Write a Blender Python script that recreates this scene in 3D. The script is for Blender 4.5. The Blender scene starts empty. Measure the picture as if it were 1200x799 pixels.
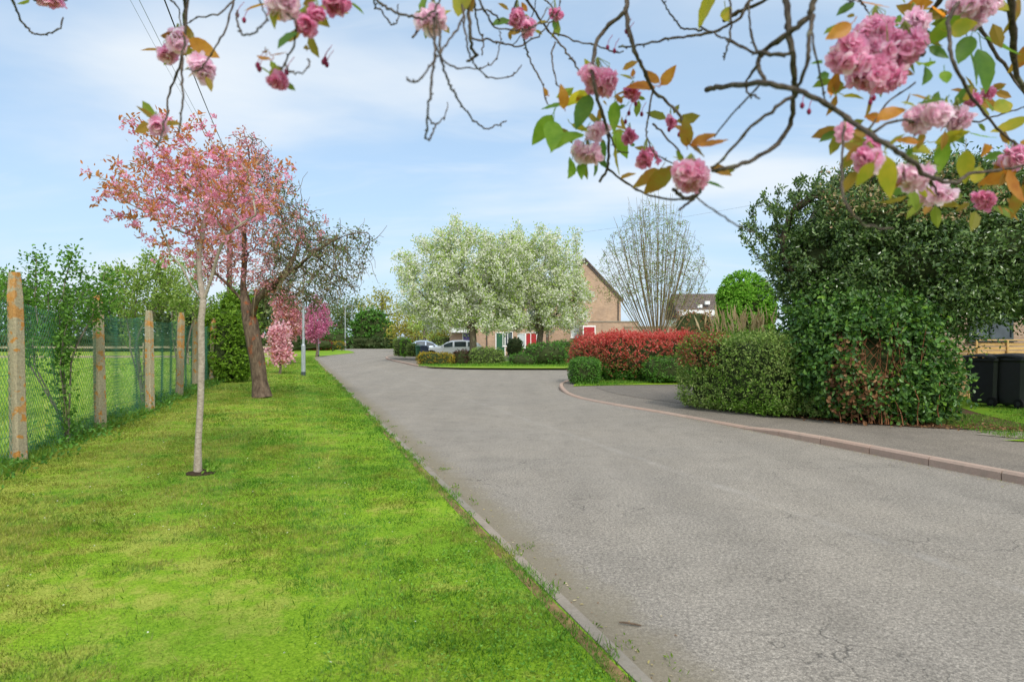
import bpy, bmesh, math, random
import numpy as np
from mathutils import Vector, Matrix

S = bpy.context.scene
COL = S.collection
F, HZ, CAM = 800.0, 398.0, 1.55
RAD = math.radians


def G(px, py, z=0.0):
    """ground point seen at a photo pixel"""
    Y = (CAM - z) * F / (py - HZ)
    return ((px - 600) / F * Y, Y, z)


def P(px, py, Y):
    """point at distance Y seen at a photo pixel"""
    return ((px - 600) / F * Y, Y, CAM + (HZ - py) / F * Y)


# ------------------------------------------------------------------ meshes
def mesh_np(name, V, faces, mats, parent=None, smooth=False, midx=None, loc=None):
    V = np.asarray(V, dtype=np.float32).reshape(-1, 3)
    if isinstance(faces, np.ndarray):
        faces = [faces]
    faces = [np.asarray(f, dtype=np.int32) for f in faces if len(f)]
    me = bpy.data.meshes.new(name)
    me.vertices.add(len(V))
    me.vertices.foreach_set('co', V.ravel())
    nl = sum(f.size for f in faces)
    nf = sum(len(f) for f in faces)
    me.loops.add(nl)
    me.loops.foreach_set('vertex_index', np.concatenate([f.ravel() for f in faces]))
    me.polygons.add(nf)
    st, off = [], 0
    for f in faces:
        st.append(off + np.arange(len(f), dtype=np.int32) * f.shape[1])
        off += f.size
    me.polygons.foreach_set('loop_start', np.concatenate(st))
    if midx is not None:
        me.polygons.foreach_set('material_index', np.asarray(midx, dtype=np.int32))
    me.polygons.foreach_set('use_smooth', np.full(nf, bool(smooth)))
    for m in (mats if isinstance(mats, (list, tuple)) else [mats]):
        me.materials.append(m)
    me.update(calc_edges=True)
    o = bpy.data.objects.new(name, me)
    COL.objects.link(o)
    if parent is not None:
        o.parent = parent
    if loc is not None:
        o.location = loc
    return o


class MB:
    """collects verts and faces of one mesh"""
    def __init__(s):
        s.v, s.f, s.n = [], {}, 0

    def add(s, V, faces):
        V = np.asarray(V, dtype=float).reshape(-1, 3)
        fl = faces if isinstance(faces, list) else [faces]
        for f in fl:
            f = np.asarray(f, dtype=int)
            if f.ndim == 1:
                f = f[None, :]
            if len(f):
                s.f.setdefault(f.shape[1], []).append(f + s.n)
        s.v.append(V)
        s.n += len(V)
        return s

    def box(s, c, d, rz=0.0, rx=0.0, bev=0.0):
        x, y, z = d[0] / 2, d[1] / 2, d[2] / 2
        b = min(bev, x * .49, y * .49, z * .49)
        if b <= 0:
            V = np.array([(sx * x, sy * y, sz * z) for sz in (-1, 1) for sy in (-1, 1) for sx in (-1, 1)], float)
            Fs = [np.array([(0, 2, 3, 1), (4, 5, 7, 6), (0, 1, 5, 4), (2, 6, 7, 3), (0, 4, 6, 2), (1, 3, 7, 5)])]
        else:
            bm = bmesh.new()
            bmesh.ops.create_cube(bm, size=1.0)
            for v in bm.verts:
                v.co = Vector((v.co.x * 2 * x, v.co.y * 2 * y, v.co.z * 2 * z))
            bmesh.ops.bevel(bm, geom=list(bm.edges), offset=b, segments=1, affect='EDGES')
            bm.verts.index_update()
            V = np.array([v.co[:] for v in bm.verts])
            Fs = {}
            for f in bm.faces:
                Fs.setdefault(len(f.verts), []).append([v.index for v in f.verts])
            Fs = [np.array(q) for q in Fs.values()]
            bm.free()
        if rx:
            ca, sa = math.cos(rx), math.sin(rx)
            V = V @ np.array([(1, 0, 0), (0, ca, sa), (0, -sa, ca)])
        if rz:
            ca, sa = math.cos(rz), math.sin(rz)
            V = V @ np.array([(ca, sa, 0), (-sa, ca, 0), (0, 0, 1)])
        return s.add(V + np.array(c, float), Fs)

    def tube(s, pts, r, n=6, cap=True):
        pts = np.asarray(pts, float)
        m = len(pts)
        r = np.full(m, r, float) if np.isscalar(r) else np.asarray(r, float)
        T = np.gradient(pts, axis=0)
        T /= np.linalg.norm(T, axis=1)[:, None] + 1e-12
        u = np.cross(T[0], (0.3, 0.2, 1) if abs(T[0][2]) < .9 else (1, 0, 0))
        u /= np.linalg.norm(u)
        ang = np.arange(n) * 2 * math.pi / n
        rings = []
        for k in range(m):
            u = u - T[k] * np.dot(u, T[k])
            u /= np.linalg.norm(u) + 1e-12
            w = np.cross(T[k], u)
            rings.append(pts[k] + r[k] * (np.cos(ang)[:, None] * u + np.sin(ang)[:, None] * w))
        V = np.concatenate(rings)
        i = np.arange(n)
        j = (i + 1) % n
        fs = [np.stack([a * n + i, a * n + j, (a + 1) * n + j, (a + 1) * n + i], 1) for a in range(m - 1)]
        fl = [np.concatenate(fs)]
        if cap:
            fl.append(np.arange(n)[::-1][None, :])
            fl.append((np.arange(n) + (m - 1) * n)[None, :])
        return s.add(V, fl)

    def build(s, name, mat, parent=None, smooth=False, loc=None, midx=None):
        ks = list(s.f)
        return mesh_np(name, np.concatenate(s.v), [np.concatenate(s.f[k]) for k in ks], mat, parent, smooth, midx, loc)


def poly(name, pts, z, mat, kind=None):
    """a flat sheet"""
    bm = bmesh.new()
    vs = [bm.verts.new((p[0], p[1], z)) for p in pts]
    f = bm.faces.new(vs)
    if f.normal.z == 0:
        f.normal_update()
    if f.normal.z < 0:
        f.normal_flip()
    bmesh.ops.triangulate(bm, faces=[f])
    me = bpy.data.meshes.new(name)
    bm.to_mesh(me)
    bm.free()
    me.materials.append(mat)
    o = bpy.data.objects.new(name, me)
    COL.objects.link(o)
    if kind:
        o['kind'] = kind
    return o


def tag(o, label=None, cat=None, group=None, kind=None):
    for k, v in (('label', label), ('category', cat), ('group', group), ('kind', kind)):
        if v:
            o[k] = v
    return o


def thing(name, label, cat, loc=(0, 0, 0), group=None, rz=0.0):
    o = bpy.data.objects.new(name, None)
    o.empty_display_size = .3
    COL.objects.link(o)
    o.location = loc
    o.rotation_euler = (0, 0, rz)
    return tag(o, label, cat, group)


def smooth_line(pts, per=6):
    """Catmull-Rom through the points"""
    p = np.asarray(pts, float)
    q = np.vstack([2 * p[0] - p[1], p, 2 * p[-1] - p[-2]])
    out = []
    for i in range(1, len(q) - 2):
        for t in np.arange(per) / per:
            a, b, c, d = q[i - 1], q[i], q[i + 1], q[i + 2]
            out.append(.5 * (2 * b + (c - a) * t + (2 * a - 5 * b + 4 * c - d) * t * t + (3 * b - a - 3 * c + d) * t ** 3))
    out.append(p[-1])
    return np.array(out)


def resample(pts, step):
    p = np.asarray(pts, float)
    d = np.r_[0, np.cumsum(np.linalg.norm(np.diff(p, axis=0), axis=1))]
    n = max(2, int(round(d[-1] / step)) + 1)
    t = np.linspace(0, d[-1], n)
    return np.stack([np.interp(t, d, p[:, k]) for k in range(p.shape[1])], 1)


def unit(a):
    return a / (np.linalg.norm(a, axis=-1, keepdims=True) + 1e-12)


def runit(rng, n):
    return unit(rng.normal(size=(n, 3)))


class Wob:
    """smooth random field from a sum of sines"""
    def __init__(s, seed, freq=1.0, k=10):
        r = np.random.default_rng(seed)
        s.k = r.normal(size=(k, 3)) * freq
        s.p = r.uniform(0, 6.28, k)

    def __call__(s, X):
        return np.sin(np.asarray(X) @ s.k.T + s.p).mean(1) * 2.2


# ------------------------------------------------------------------ leaves
TPL = {
    'tri': (np.array([(-.5, 0, 0), (.5, 0, 0), (0, 1, 0)]), np.array([(0, 1, 2)])),
    'quad': (np.array([(0, 0, 0), (.5, .45, .1), (0, 1, 0), (-.5, .45, .1)]), np.array([(0, 1, 2, 3)])),
    'hex': (np.array([(0, 0, 0), (.42, .28, .14), (.4, .66, .12), (0, 1, -.06), (-.4, .66, .12), (-.42, .28, .14)]),
            np.array([(0, 1, 2, 3), (0, 3, 4, 5)])),
    'disc': (np.array([(math.cos(a) * .5, math.sin(a) * .5 + .3, .12 * (k % 2)) for k, a in
                       enumerate(np.arange(5) * 2 * math.pi / 5)]), np.array([(0, 1, 2, 3, 4)])),
}


def leaves(P0, D, N, L, W, kind='quad'):
    T, Fc = TPL[kind]
    P0 = np.asarray(P0)
    n = len(P0)
    D = unit(D)
    Sd = unit(np.cross(D, N))
    N2 = np.cross(Sd, D)
    L = np.broadcast_to(np.asarray(L, float), (n,))[:, None, None]
    W = np.broadcast_to(np.asarray(W, float), (n,))[:, None, None]
    V = P0[:, None] + Sd[:, None] * T[None, :, 0:1] * W + D[:, None] * T[None, :, 1:2] * L + N2[:, None] * T[None, :, 2:3] * W
    Fs = (Fc[None] + (np.arange(n) * len(T))[:, None, None]).reshape(-1, Fc.shape[1])
    return V.reshape(-1, 3), Fs


# ------------------------------------------------------------------ branching
def grow(path, att, step, infl, kill, rng, tropism=(0, 0, 0), maxit=160, jit=.15):
    """space colonisation from a starting tree [(pos, parent)]; returns nodes and parents"""
    nodes = [np.array(p, float) for p, _ in path]
    par = [q for _, q in path]
    A = np.asarray(att, float)
    nd = np.full(len(A), 1e9)
    ni = np.zeros(len(A), int)
    alive = np.ones(len(A), bool)
    trop = np.array(tropism, float)

    def upd(i0):
        for i in range(i0, len(nodes)):
            d = np.linalg.norm(A - nodes[i], axis=1)
            m = d < nd
            nd[m] = d[m]
            ni[m] = i
    upd(0)
    kids = {}
    for it in range(maxit):
        m = alive & (nd < infl)
        if not m.any():
            if not alive.any():
                break
            infl *= 1.5
            if infl > 40:
                break
            continue
        i0 = len(nodes)
        for i in np.unique(ni[m]):
            sel = m & (ni == i)
            v = unit(A[sel] - nodes[i]).sum(0)
            v = unit(v + 1e-6) + trop + rng.normal(size=3) * jit
            q = nodes[i] + unit(v) * step
            if any(np.linalg.norm(q - nodes[c]) < step * .35 for c in kids.get(i, [])):
                # stuck: head for the nearest point alone
                k = np.where(sel)[0][np.argmin(nd[sel])]
                q = nodes[i] + unit(A[k] - nodes[i]) * step
                if any(np.linalg.norm(q - nodes[c]) < step * .2 for c in kids.get(i, [])):
                    alive[k] = False
                    continue
            nodes.append(q)
            par.append(i)
            kids.setdefault(i, []).append(len(nodes) - 1)
        upd(i0)
        alive &= nd > kill
    return np.array(nodes), np.array(par)


def radii(par, r_tip, r_base):
    n = len(par)
    tips = np.ones(n)
    has = np.zeros(n, bool)
    cnt = np.zeros(n)
    for i in range(n - 1, -1, -1):
        if cnt[i] == 0:
            cnt[i] = 1
        if par[i] >= 0:
            cnt[par[i]] += cnt[i]
    p = math.log(max(cnt[0], 3)) / math.log(r_base / r_tip)
    return r_tip * cnt ** (1 / p)


def tree_mesh(nodes, par, rad, nside=6):
    """tubes over a whole branching structure"""
    n = len(nodes)
    main = np.full(n, -1)
    best = np.zeros(n)
    for i in range(n):
        q = par[i]
        if q >= 0 and rad[i] > best[q]:
            best[q] = rad[i]
            main[q] = i
    D = np.zeros((n, 3))
    for i in range(n):
        a = nodes[i] - nodes[par[i]] if par[i] >= 0 else np.zeros(3)
        b = nodes[main[i]] - nodes[i] if main[i] >= 0 else np.zeros(3)
        D[i] = unit(unit(a) * (par[i] >= 0) + unit(b) * (main[i] >= 0))
    ang = np.arange(nside) * 2 * math.pi / nside

    def rings(c, d, r):
        ref = np.where(np.abs(d[:, 0:1]) < .8, np.array([[1., 0, 0]]), np.array([[0, 1., 0]]))
        w = unit(np.cross(d, ref))
        u = np.cross(w, d)
        return c[:, None] + r[:, None, None] * (np.cos(ang)[None, :, None] * u[:, None] + np.sin(ang)[None, :, None] * w[:, None])
    R0 = rings(nodes, D, rad)
    e = np.where(par >= 0)[0]
    ismain = main[par[e]] == e
    side = e[~ismain]
    ed = unit(nodes[side] - nodes[par[side]])
    D2 = unit(ed + D[side])
    R1 = rings(nodes[par[side]], D2, rad[side] * 1.15)
    V = np.concatenate([R0.reshape(-1, 3), R1.reshape(-1, 3)])
    i = np.arange(nside)
    j = (i + 1) % nside
    st = np.empty(len(e), int)
    st[ismain] = par[e][ismain] * nside
    st[~ismain] = (n + np.arange(len(side))) * nside
    en = e * nside
    Fs = np.stack([st[:, None] + i, st[:, None] + j, en[:, None] + j, en[:, None] + i], 2).reshape(-1, 4)
    return V, Fs


def ell_points(rng, n, ells, Y=None, hollow=.0):
    """random points in ellipsoids [(cx,cy,cz, rx,ry,rz)]"""
    vol = np.array([e[3] * e[4] * e[5] for e in ells])
    k = rng.choice(len(ells), n, p=vol / vol.sum())
    E = np.array(ells)[k]
    u = runit(rng, n) * (hollow ** 3 + (1 - hollow ** 3) * rng.random((n, 1))) ** (1 / 3)
    return E[:, :3] + u * E[:, 3:]


def pe(px, py, rx, rz, ry, Y, dy=0.0):
    """an ellipsoid given by its outline in the photo, its distance and its depth"""
    c = P(px, py, Y + dy)
    k = (Y + dy) / F
    return (c[0], c[1], c[2], rx * k, ry, rz * k)


def twig_points(rng, nodes, par, rad, n, thr, spread, sel=None):
    e = np.where((par >= 0) & (rad < thr))[0]
    if sel is not None:
        e = e[sel(nodes[e])]
    k = rng.choice(e, n)
    t = rng.random((n, 1))
    a, b = nodes[par[k]], nodes[k]
    d = unit(b - a)
    return a + (b - a) * t + rng.normal(size=(n, 3)) * spread, d


def px_of(X):
    return 600 + X[:, 0] / X[:, 1] * F, HZ - (X[:, 2] - CAM) / X[:, 1] * F


# ------------------------------------------------------------------ hedges
def superell(U, r, p):
    return U / ((np.abs(U / np.array(r)) ** p).sum(1, keepdims=True)) ** (1 / p)


def blob_surface(rng, n, b):
    """points and normals on a wobbly superellipsoid: dict c, r, p, rz, amp, seed"""
    r = np.array(b['r'], float)
    A = np.array([r[1] * r[2], r[0] * r[2], r[0] * r[1]])
    ax = rng.choice(3, n, p=A / A.sum())
    U = rng.uniform(-1, 1, (n, 3))
    U[np.arange(n), ax] = rng.choice([-1, 1], n)
    U *= r
    return blob_project(U, b)


def blob_project(U, b):
    r = np.array(b['r'], float)
    p = b.get('p', 2.6)
    X = superell(U, r, p)
    Nn = unit(np.sign(X) * np.abs(X / r) ** (p - 1) / r)
    w = Wob(b.get('seed', 1), b.get('freq', 2.0))
    X = X + Nn * (w(X + np.array(b['c'])) * b.get('amp', .08))[:, None]
    a = b.get('rz', 0.0)
    if a:
        R = np.array([(math.cos(a), math.sin(a), 0), (-math.sin(a), math.cos(a), 0), (0, 0, 1)])
        X, Nn = X @ R, Nn @ R
    return X + np.array(b['c']), Nn


_ico = {}


def ico(sub):
    if sub not in _ico:
        bm = bmesh.new()
        bmesh.ops.create_icosphere(bm, subdivisions=sub, radius=1.0)
        bm.verts.index_update()
        _ico[sub] = (np.array([v.co[:] for v in bm.verts]), np.array([[v.index for v in f.verts] for f in bm.faces]))
        bm.free()
    return _ico[sub]


def hedge_mesh(name, blobs, n, L, W, mats, seed, kind='quad', shell=.14, up=.3, body=.9, zmin=None, pick=None, spiky=0.0, parent=None, wild=.9, sub=4, clump=6, cl=.045, gaps=None, gfreq=2.2):
    """leaf shell over blobs; mats[0] = inner body, mats[1:] = leaf materials chosen by pick(points)"""
    rng = np.random.default_rng(seed)
    Vs, Fs, mi, off = [], {3: [], 4: [], 5: []}, {3: [], 4: [], 5: []}, 0
    area = np.array([b['r'][0] * b['r'][1] + b['r'][1] * b['r'][2] + b['r'][0] * b['r'][2] for b in blobs])
    for b, a in zip(blobs, area / area.sum()):
        V, Fc = ico(sub)
        bb = dict(b)
        X, _ = blob_project(V * np.array(b['r']), bb)
        c = np.array(b['c'])
        X = c + (X - c) * body
        Vs.append(X)
        Fs[3].append(Fc + off)
        mi[3].append(np.zeros(len(Fc), int))
        off += len(X)
        m = int(n * a * b.get('dens', 1.0))
        X, Nn = blob_surface(rng, max(1, m // clump), b)
        m = len(X)
        sprig = unit(Nn + runit(rng, m) * .7 + np.array([0, 0, up]))
        X = X - Nn * (rng.random(m) ** 1.4 * shell)[:, None] + sprig * (rng.random(m) < spiky)[:, None] * rng.random((m, 1)) * shell * .9
        if gaps is not None:
            k = Wob(seed + 7, gfreq)(X) + rng.normal(size=m) * .25 > gaps
            X, Nn, sprig = X[k], Nn[k], sprig[k]
        X, Nn, sprig = (np.repeat(q, clump, 0) for q in (X, Nn, sprig))
        m = len(X)
        X = X + sprig * rng.uniform(-.6, 1, (m, 1)) * cl + rng.normal(size=(m, 3)) * cl * .5
        if zmin is not None:
            k = X[:, 2] > zmin + rng.random(len(X)) * .05
            X, Nn, sprig = X[k], Nn[k], sprig[k]
        m = len(X)
        D = unit(sprig * .7 + runit(rng, m) * wild + np.array([0, 0, up * .5]))
        NN = unit(Nn + runit(rng, m) * .8 + np.array([0, 0, .35]))
        V, Fl = leaves(X, D, NN, L * rng.uniform(.6, 1.25, m), W * rng.uniform(.6, 1.25, m), kind)
        per = len(Fl) // m
        pk = np.ones(m, int) if pick is None else pick(X, rng)
        Vs.append(V)
        q = Fl.shape[1]
        Fs[q].append(Fl + off)
        mi[q].append(np.repeat(pk, per))
        off += len(V)
    ks = [k for k in (3, 4, 5) if Fs[k]]
    return mesh_np(name, np.concatenate(Vs), [np.concatenate(Fs[k]) for k in ks], mats, parent,
                   midx=np.concatenate([np.concatenate(mi[k]) for k in ks]))
# ------------------------------------------------------------------ materials
def srgb(h):
    h = h.lstrip('#')
    c = [int(h[i:i + 2], 16) / 255 for i in (0, 2, 4)]
    return tuple(x / 12.92 if x <= .04045 else ((x + .055) / 1.055) ** 2.4 for x in c) + (1.0,)


class NT:
    def __init__(s, name):
        s.m = bpy.data.materials.new(name)
        s.m.use_nodes = True
        s.t = s.m.node_tree
        s.t.nodes.clear()
        s.out = s.n('ShaderNodeOutputMaterial')

    def n(s, typ, **kw):
        nd = s.t.nodes.new(typ)
        for k, v in kw.items():
            if hasattr(nd, k):
                setattr(nd, k, v)
        return nd

    def l(s, a, b):
        s.t.links.new(a, b)

    def setin(s, nd, **kw):
        for k, v in kw.items():
            nd.inputs[k].default_value = v
        return nd

    def coord(s, scale=(1, 1, 1), rot=(0, 0, 0), kind='Object'):
        tc = s.n('ShaderNodeTexCoord')
        mp = s.n('ShaderNodeMapping')
        mp.inputs['Scale'].default_value = scale
        mp.inputs['Rotation'].default_value = rot
        s.l(tc.outputs[kind], mp.inputs['Vector'])
        return mp.outputs[0]

    def noise(s, vec, scale, detail=4, rough=.55, dist=0.0):
        nz = s.n('ShaderNodeTexNoise')
        nz.inputs['Scale'].default_value = scale
        nz.inputs['Detail'].default_value = detail
        nz.inputs['Roughness'].default_value = rough
        nz.inputs['Distortion'].default_value = dist
        if vec is not None:
            s.l(vec, nz.inputs['Vector'])
        return nz.outputs['Fac']

    def ramp(s, fac, stops, interp='LINEAR'):
        r = s.n('ShaderNodeValToRGB')
        cr = r.color_ramp
        cr.interpolation = interp
        while len(cr.elements) > 1:
            cr.elements.remove(cr.elements[-1])
        for k, (p, c) in enumerate(stops):
            e = cr.elements[0] if k == 0 else cr.elements.new(p)
            e.position = p
            e.color = c if len(c) == 4 else tuple(c) + (1.0,)
        s.l(fac, r.inputs[0])
        return r.outputs[0]

    def mix(s, fac, a, b, mode='MIX'):
        m = s.n('ShaderNodeMix')
        m.data_type = 'RGBA'
        m.blend_type = mode
        if hasattr(fac, 'is_linked'):
            s.l(fac, m.inputs[0])
        else:
            m.inputs[0].default_value = fac
        for v, k in ((a, 6), (b, 7)):
            if hasattr(v, 'is_linked'):
                s.l(v, m.inputs[k])
            else:
                m.inputs[k].default_value = v
        return m.outputs[2]

    def math(s, op, a, b=0.0, clamp=False):
        m = s.n('ShaderNodeMath')
        m.operation = op
        m.use_clamp = clamp
        for v, k in ((a, 0), (b, 1)):
            if hasattr(v, 'is_linked'):
                s.l(v, m.inputs[k])
            else:
                m.inputs[k].default_value = v
        return m.outputs[0]

    def bump(s, h, strength=.3, dist=.01):
        b = s.n('ShaderNodeBump')
        b.inputs['Strength'].default_value = strength
        b.inputs['Distance'].default_value = dist
        s.l(h, b.inputs['Height'])
        return b.outputs[0]

    def bsdf(s, col, rough=.7, spec=.3, normal=None, metal=0.0, link=True, coat=0.0):
        b = s.n('ShaderNodeBsdfPrincipled')
        if hasattr(col, 'is_linked'):
            s.l(col, b.inputs['Base Color'])
        else:
            b.inputs['Base Color'].default_value = col
        if hasattr(rough, 'is_linked'):
            s.l(rough, b.inputs['Roughness'])
        else:
            b.inputs['Roughness'].default_value = rough
        b.inputs['Specular IOR Level'].default_value = spec
        b.inputs['Metallic'].default_value = metal
        b.inputs['Coat Weight'].default_value = coat
        if normal is not None:
            s.l(normal, b.inputs['Normal'])
        if link:
            s.l(b.outputs[0], s.out.inputs[0])
        return b


def gray(v, a=1.0):
    return (v, v, v, a)


def m_plain(name, col, rough=.6, spec=.4, var=.12, scale=6.0, metal=0.0, coat=0.0):
    t = NT(name)
    v = t.coord()
    nz = t.noise(v, scale, 5, .6)
    lo = tuple(c * (1 - var) for c in col[:3]) + (1,)
    hi = tuple(min(1, c * (1 + var)) for c in col[:3]) + (1,)
    c = t.ramp(nz, [(.3, lo), (.7, hi)])
    t.bsdf(c, rough, spec, metal=metal, coat=coat)
    return t.m


def lawn_mask(t, nz):
    """the strip of verge towards the fence is drier"""
    sx = t.n('ShaderNodeSeparateXYZ')
    t.l(t.coord(), sx.inputs[0])
    q = t.math('ADD', sx.outputs['X'], t.math('MULTIPLY', sx.outputs['Y'], .3166))
    pr = t.math('MULTIPLY', t.math('SUBTRACT', .5, q), .05)
    pr = t.math('MINIMUM', t.math('MAXIMUM', pr, -.10), .15)
    n4 = t.math('MULTIPLY', t.math('SUBTRACT', t.noise(t.coord(), 6.0, 5, .7), .5), .85)
    return t.math('ADD', t.math('ADD', nz, pr), n4)


def m_leaf(name, cols, trans=.35, rough=.55, spec=.25, patch=None, pscale=.6, pth=(.45, .62), tcol=1.3, tb=.75, lawn=False):
    """leaves: a colour per leaf, some light passing through"""
    t = NT(name)
    g = t.n('ShaderNodeNewGeometry')
    n = len(cols)
    st = [((k + .5) / n, srgb(c)) for k, c in enumerate(cols)]
    c = t.ramp(g.outputs['Random Per Island'], st)
    if patch:
        c2 = t.ramp(g.outputs['Random Per Island'], [((k + .5) / len(patch), srgb(x)) for k, x in enumerate(patch)])
        nz = t.noise(t.coord(), pscale, 4, .6)
        if lawn:
            nz = lawn_mask(t, nz)
        f = t.ramp(nz, [(pth[0], gray(0)), (pth[1], gray(1))])
        c = t.mix(f, c, c2)
        if lawn:
            # tufts: neighbouring blades share a shade
            c = t.mix(1.0, c, t.ramp(t.noise(t.coord(), 26, 3, .6), [(.33, (.42, .48, .38, 1)), (.5, (.76, .80, .74, 1)), (.68, (1.12, 1.12, 1.15, 1))]), 'MULTIPLY')
            c = t.mix(1.0, c, t.ramp(t.noise(t.coord(), 7, 4, .6), [(.36, (.78, .84, .7, 1)), (.64, (1.18, 1.12, 1.2, 1))]), 'MULTIPLY')
    b = t.bsdf(c, rough, spec, link=False)
    tr = t.n('ShaderNodeBsdfTranslucent')
    tc = t.mix(1.0, c, (tcol, tcol * (1.0 if tb < 1 else .97), tcol * tb, 1), 'MULTIPLY')
    t.l(tc, tr.inputs[0])
    ms = t.n('ShaderNodeMixShader')
    ms.inputs[0].default_value = trans
    t.l(b.outputs[0], ms.inputs[1])
    t.l(tr.outputs[0], ms.inputs[2])
    t.l(ms.outputs[0], t.out.inputs[0])
    return t.m


def m_bark(name, c1, c2, c3=None, scale=14.0, stretch=.25, bump=.6, c3th=(.6, .68), c3scale=3.0, bands=False):
    t = NT(name)
    v = t.coord((1, 1, stretch))
    nz = t.noise(v, scale, 8, .65, .4)
    c = t.ramp(nz, [(.32, srgb(c1)), (.66, srgb(c2))])
    if c3:
        n3 = t.noise(t.coord(), c3scale, 5, .6)
        c = t.mix(t.ramp(n3, [(c3th[0], gray(0)), (c3th[1], gray(1))]), c, srgb(c3))
    h = nz
    if bands:
        w = t.noise(t.coord((2.5, 2.5, 9)), 6, 4, .7)
        c = t.mix(t.ramp(w, [(.58, gray(0)), (.68, gray(.45))]), c, srgb('#5a4e44'))
    t.bsdf(c, .85, .15, t.bump(h, bump, .02))
    return t.m


M = {}
M['shade_core'] = m_bark('hedge_shade_core', '#27301a', '#3f4a28', scale=9, stretch=1, bump=1.0)  # solid inner body; shade between the leaves is put into its dark green
M['bark_cherry'] = m_bark('cherry_bark', '#4a4038', '#7c7062', '#8a8f70', 16, .35, .8, (.58, .7), 4)
M['bark_old'] = m_bark('old_bark', '#3c3029', '#7b6a5a', '#97522f', 12, .3, 1.0, (.6, .7), 3.5)
M['bark_young'] = m_bark('young_bark', '#857a6e', '#b0a597', '#968d76', 22, 1.5, .4, (.6, .7), 5, bands=True)
M['bark_dark'] = m_bark('dark_bark', '#332b24', '#5c4f42', None, 10, .3, .8)
M['bark_grey'] = m_bark('grey_bark', '#57504a', '#8b8375', '#8a8c62', 10, .3, .6)
M['twig_grey'] = m_bark('grey_twig', '#6b5f4a', '#948664', '#827c4c', 10, .5, .4)
M['branch'] = m_bark('overhead_branch', '#3b332d', '#74695e', '#8b8d78', 60, .6, .9, (.62, .7), 20)


def m_ground_grass(name, far=False):
    t = NT(name)
    v = t.coord()
    fine = t.noise(v, 60, 4, .7)
    mid = t.noise(v, 1.6, 5, .6)
    big = t.noise(v, .35, 3, .5)
    c = t.ramp(fine, [(.3, srgb('#567818')), (.5, srgb('#789a22')), (.72, srgb('#98b438'))])
    c2 = t.ramp(fine, [(.3, srgb('#848e36')), (.7, srgb('#b4b25c'))])
    c = t.mix(t.ramp(lawn_mask(t, mid), [(.52, gray(0)), (.68, gray(.7))]), c, c2)
    c3 = t.ramp(fine, [(.3, srgb('#3f6a16')), (.7, srgb('#6f9a2a'))])
    c = t.mix(t.ramp(big, [(.45, gray(0)), (.62, gray(.6))]), c, c3)
    t.bsdf(c, .9, .1, t.bump(fine, .5, .02))
    return t.m


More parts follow.
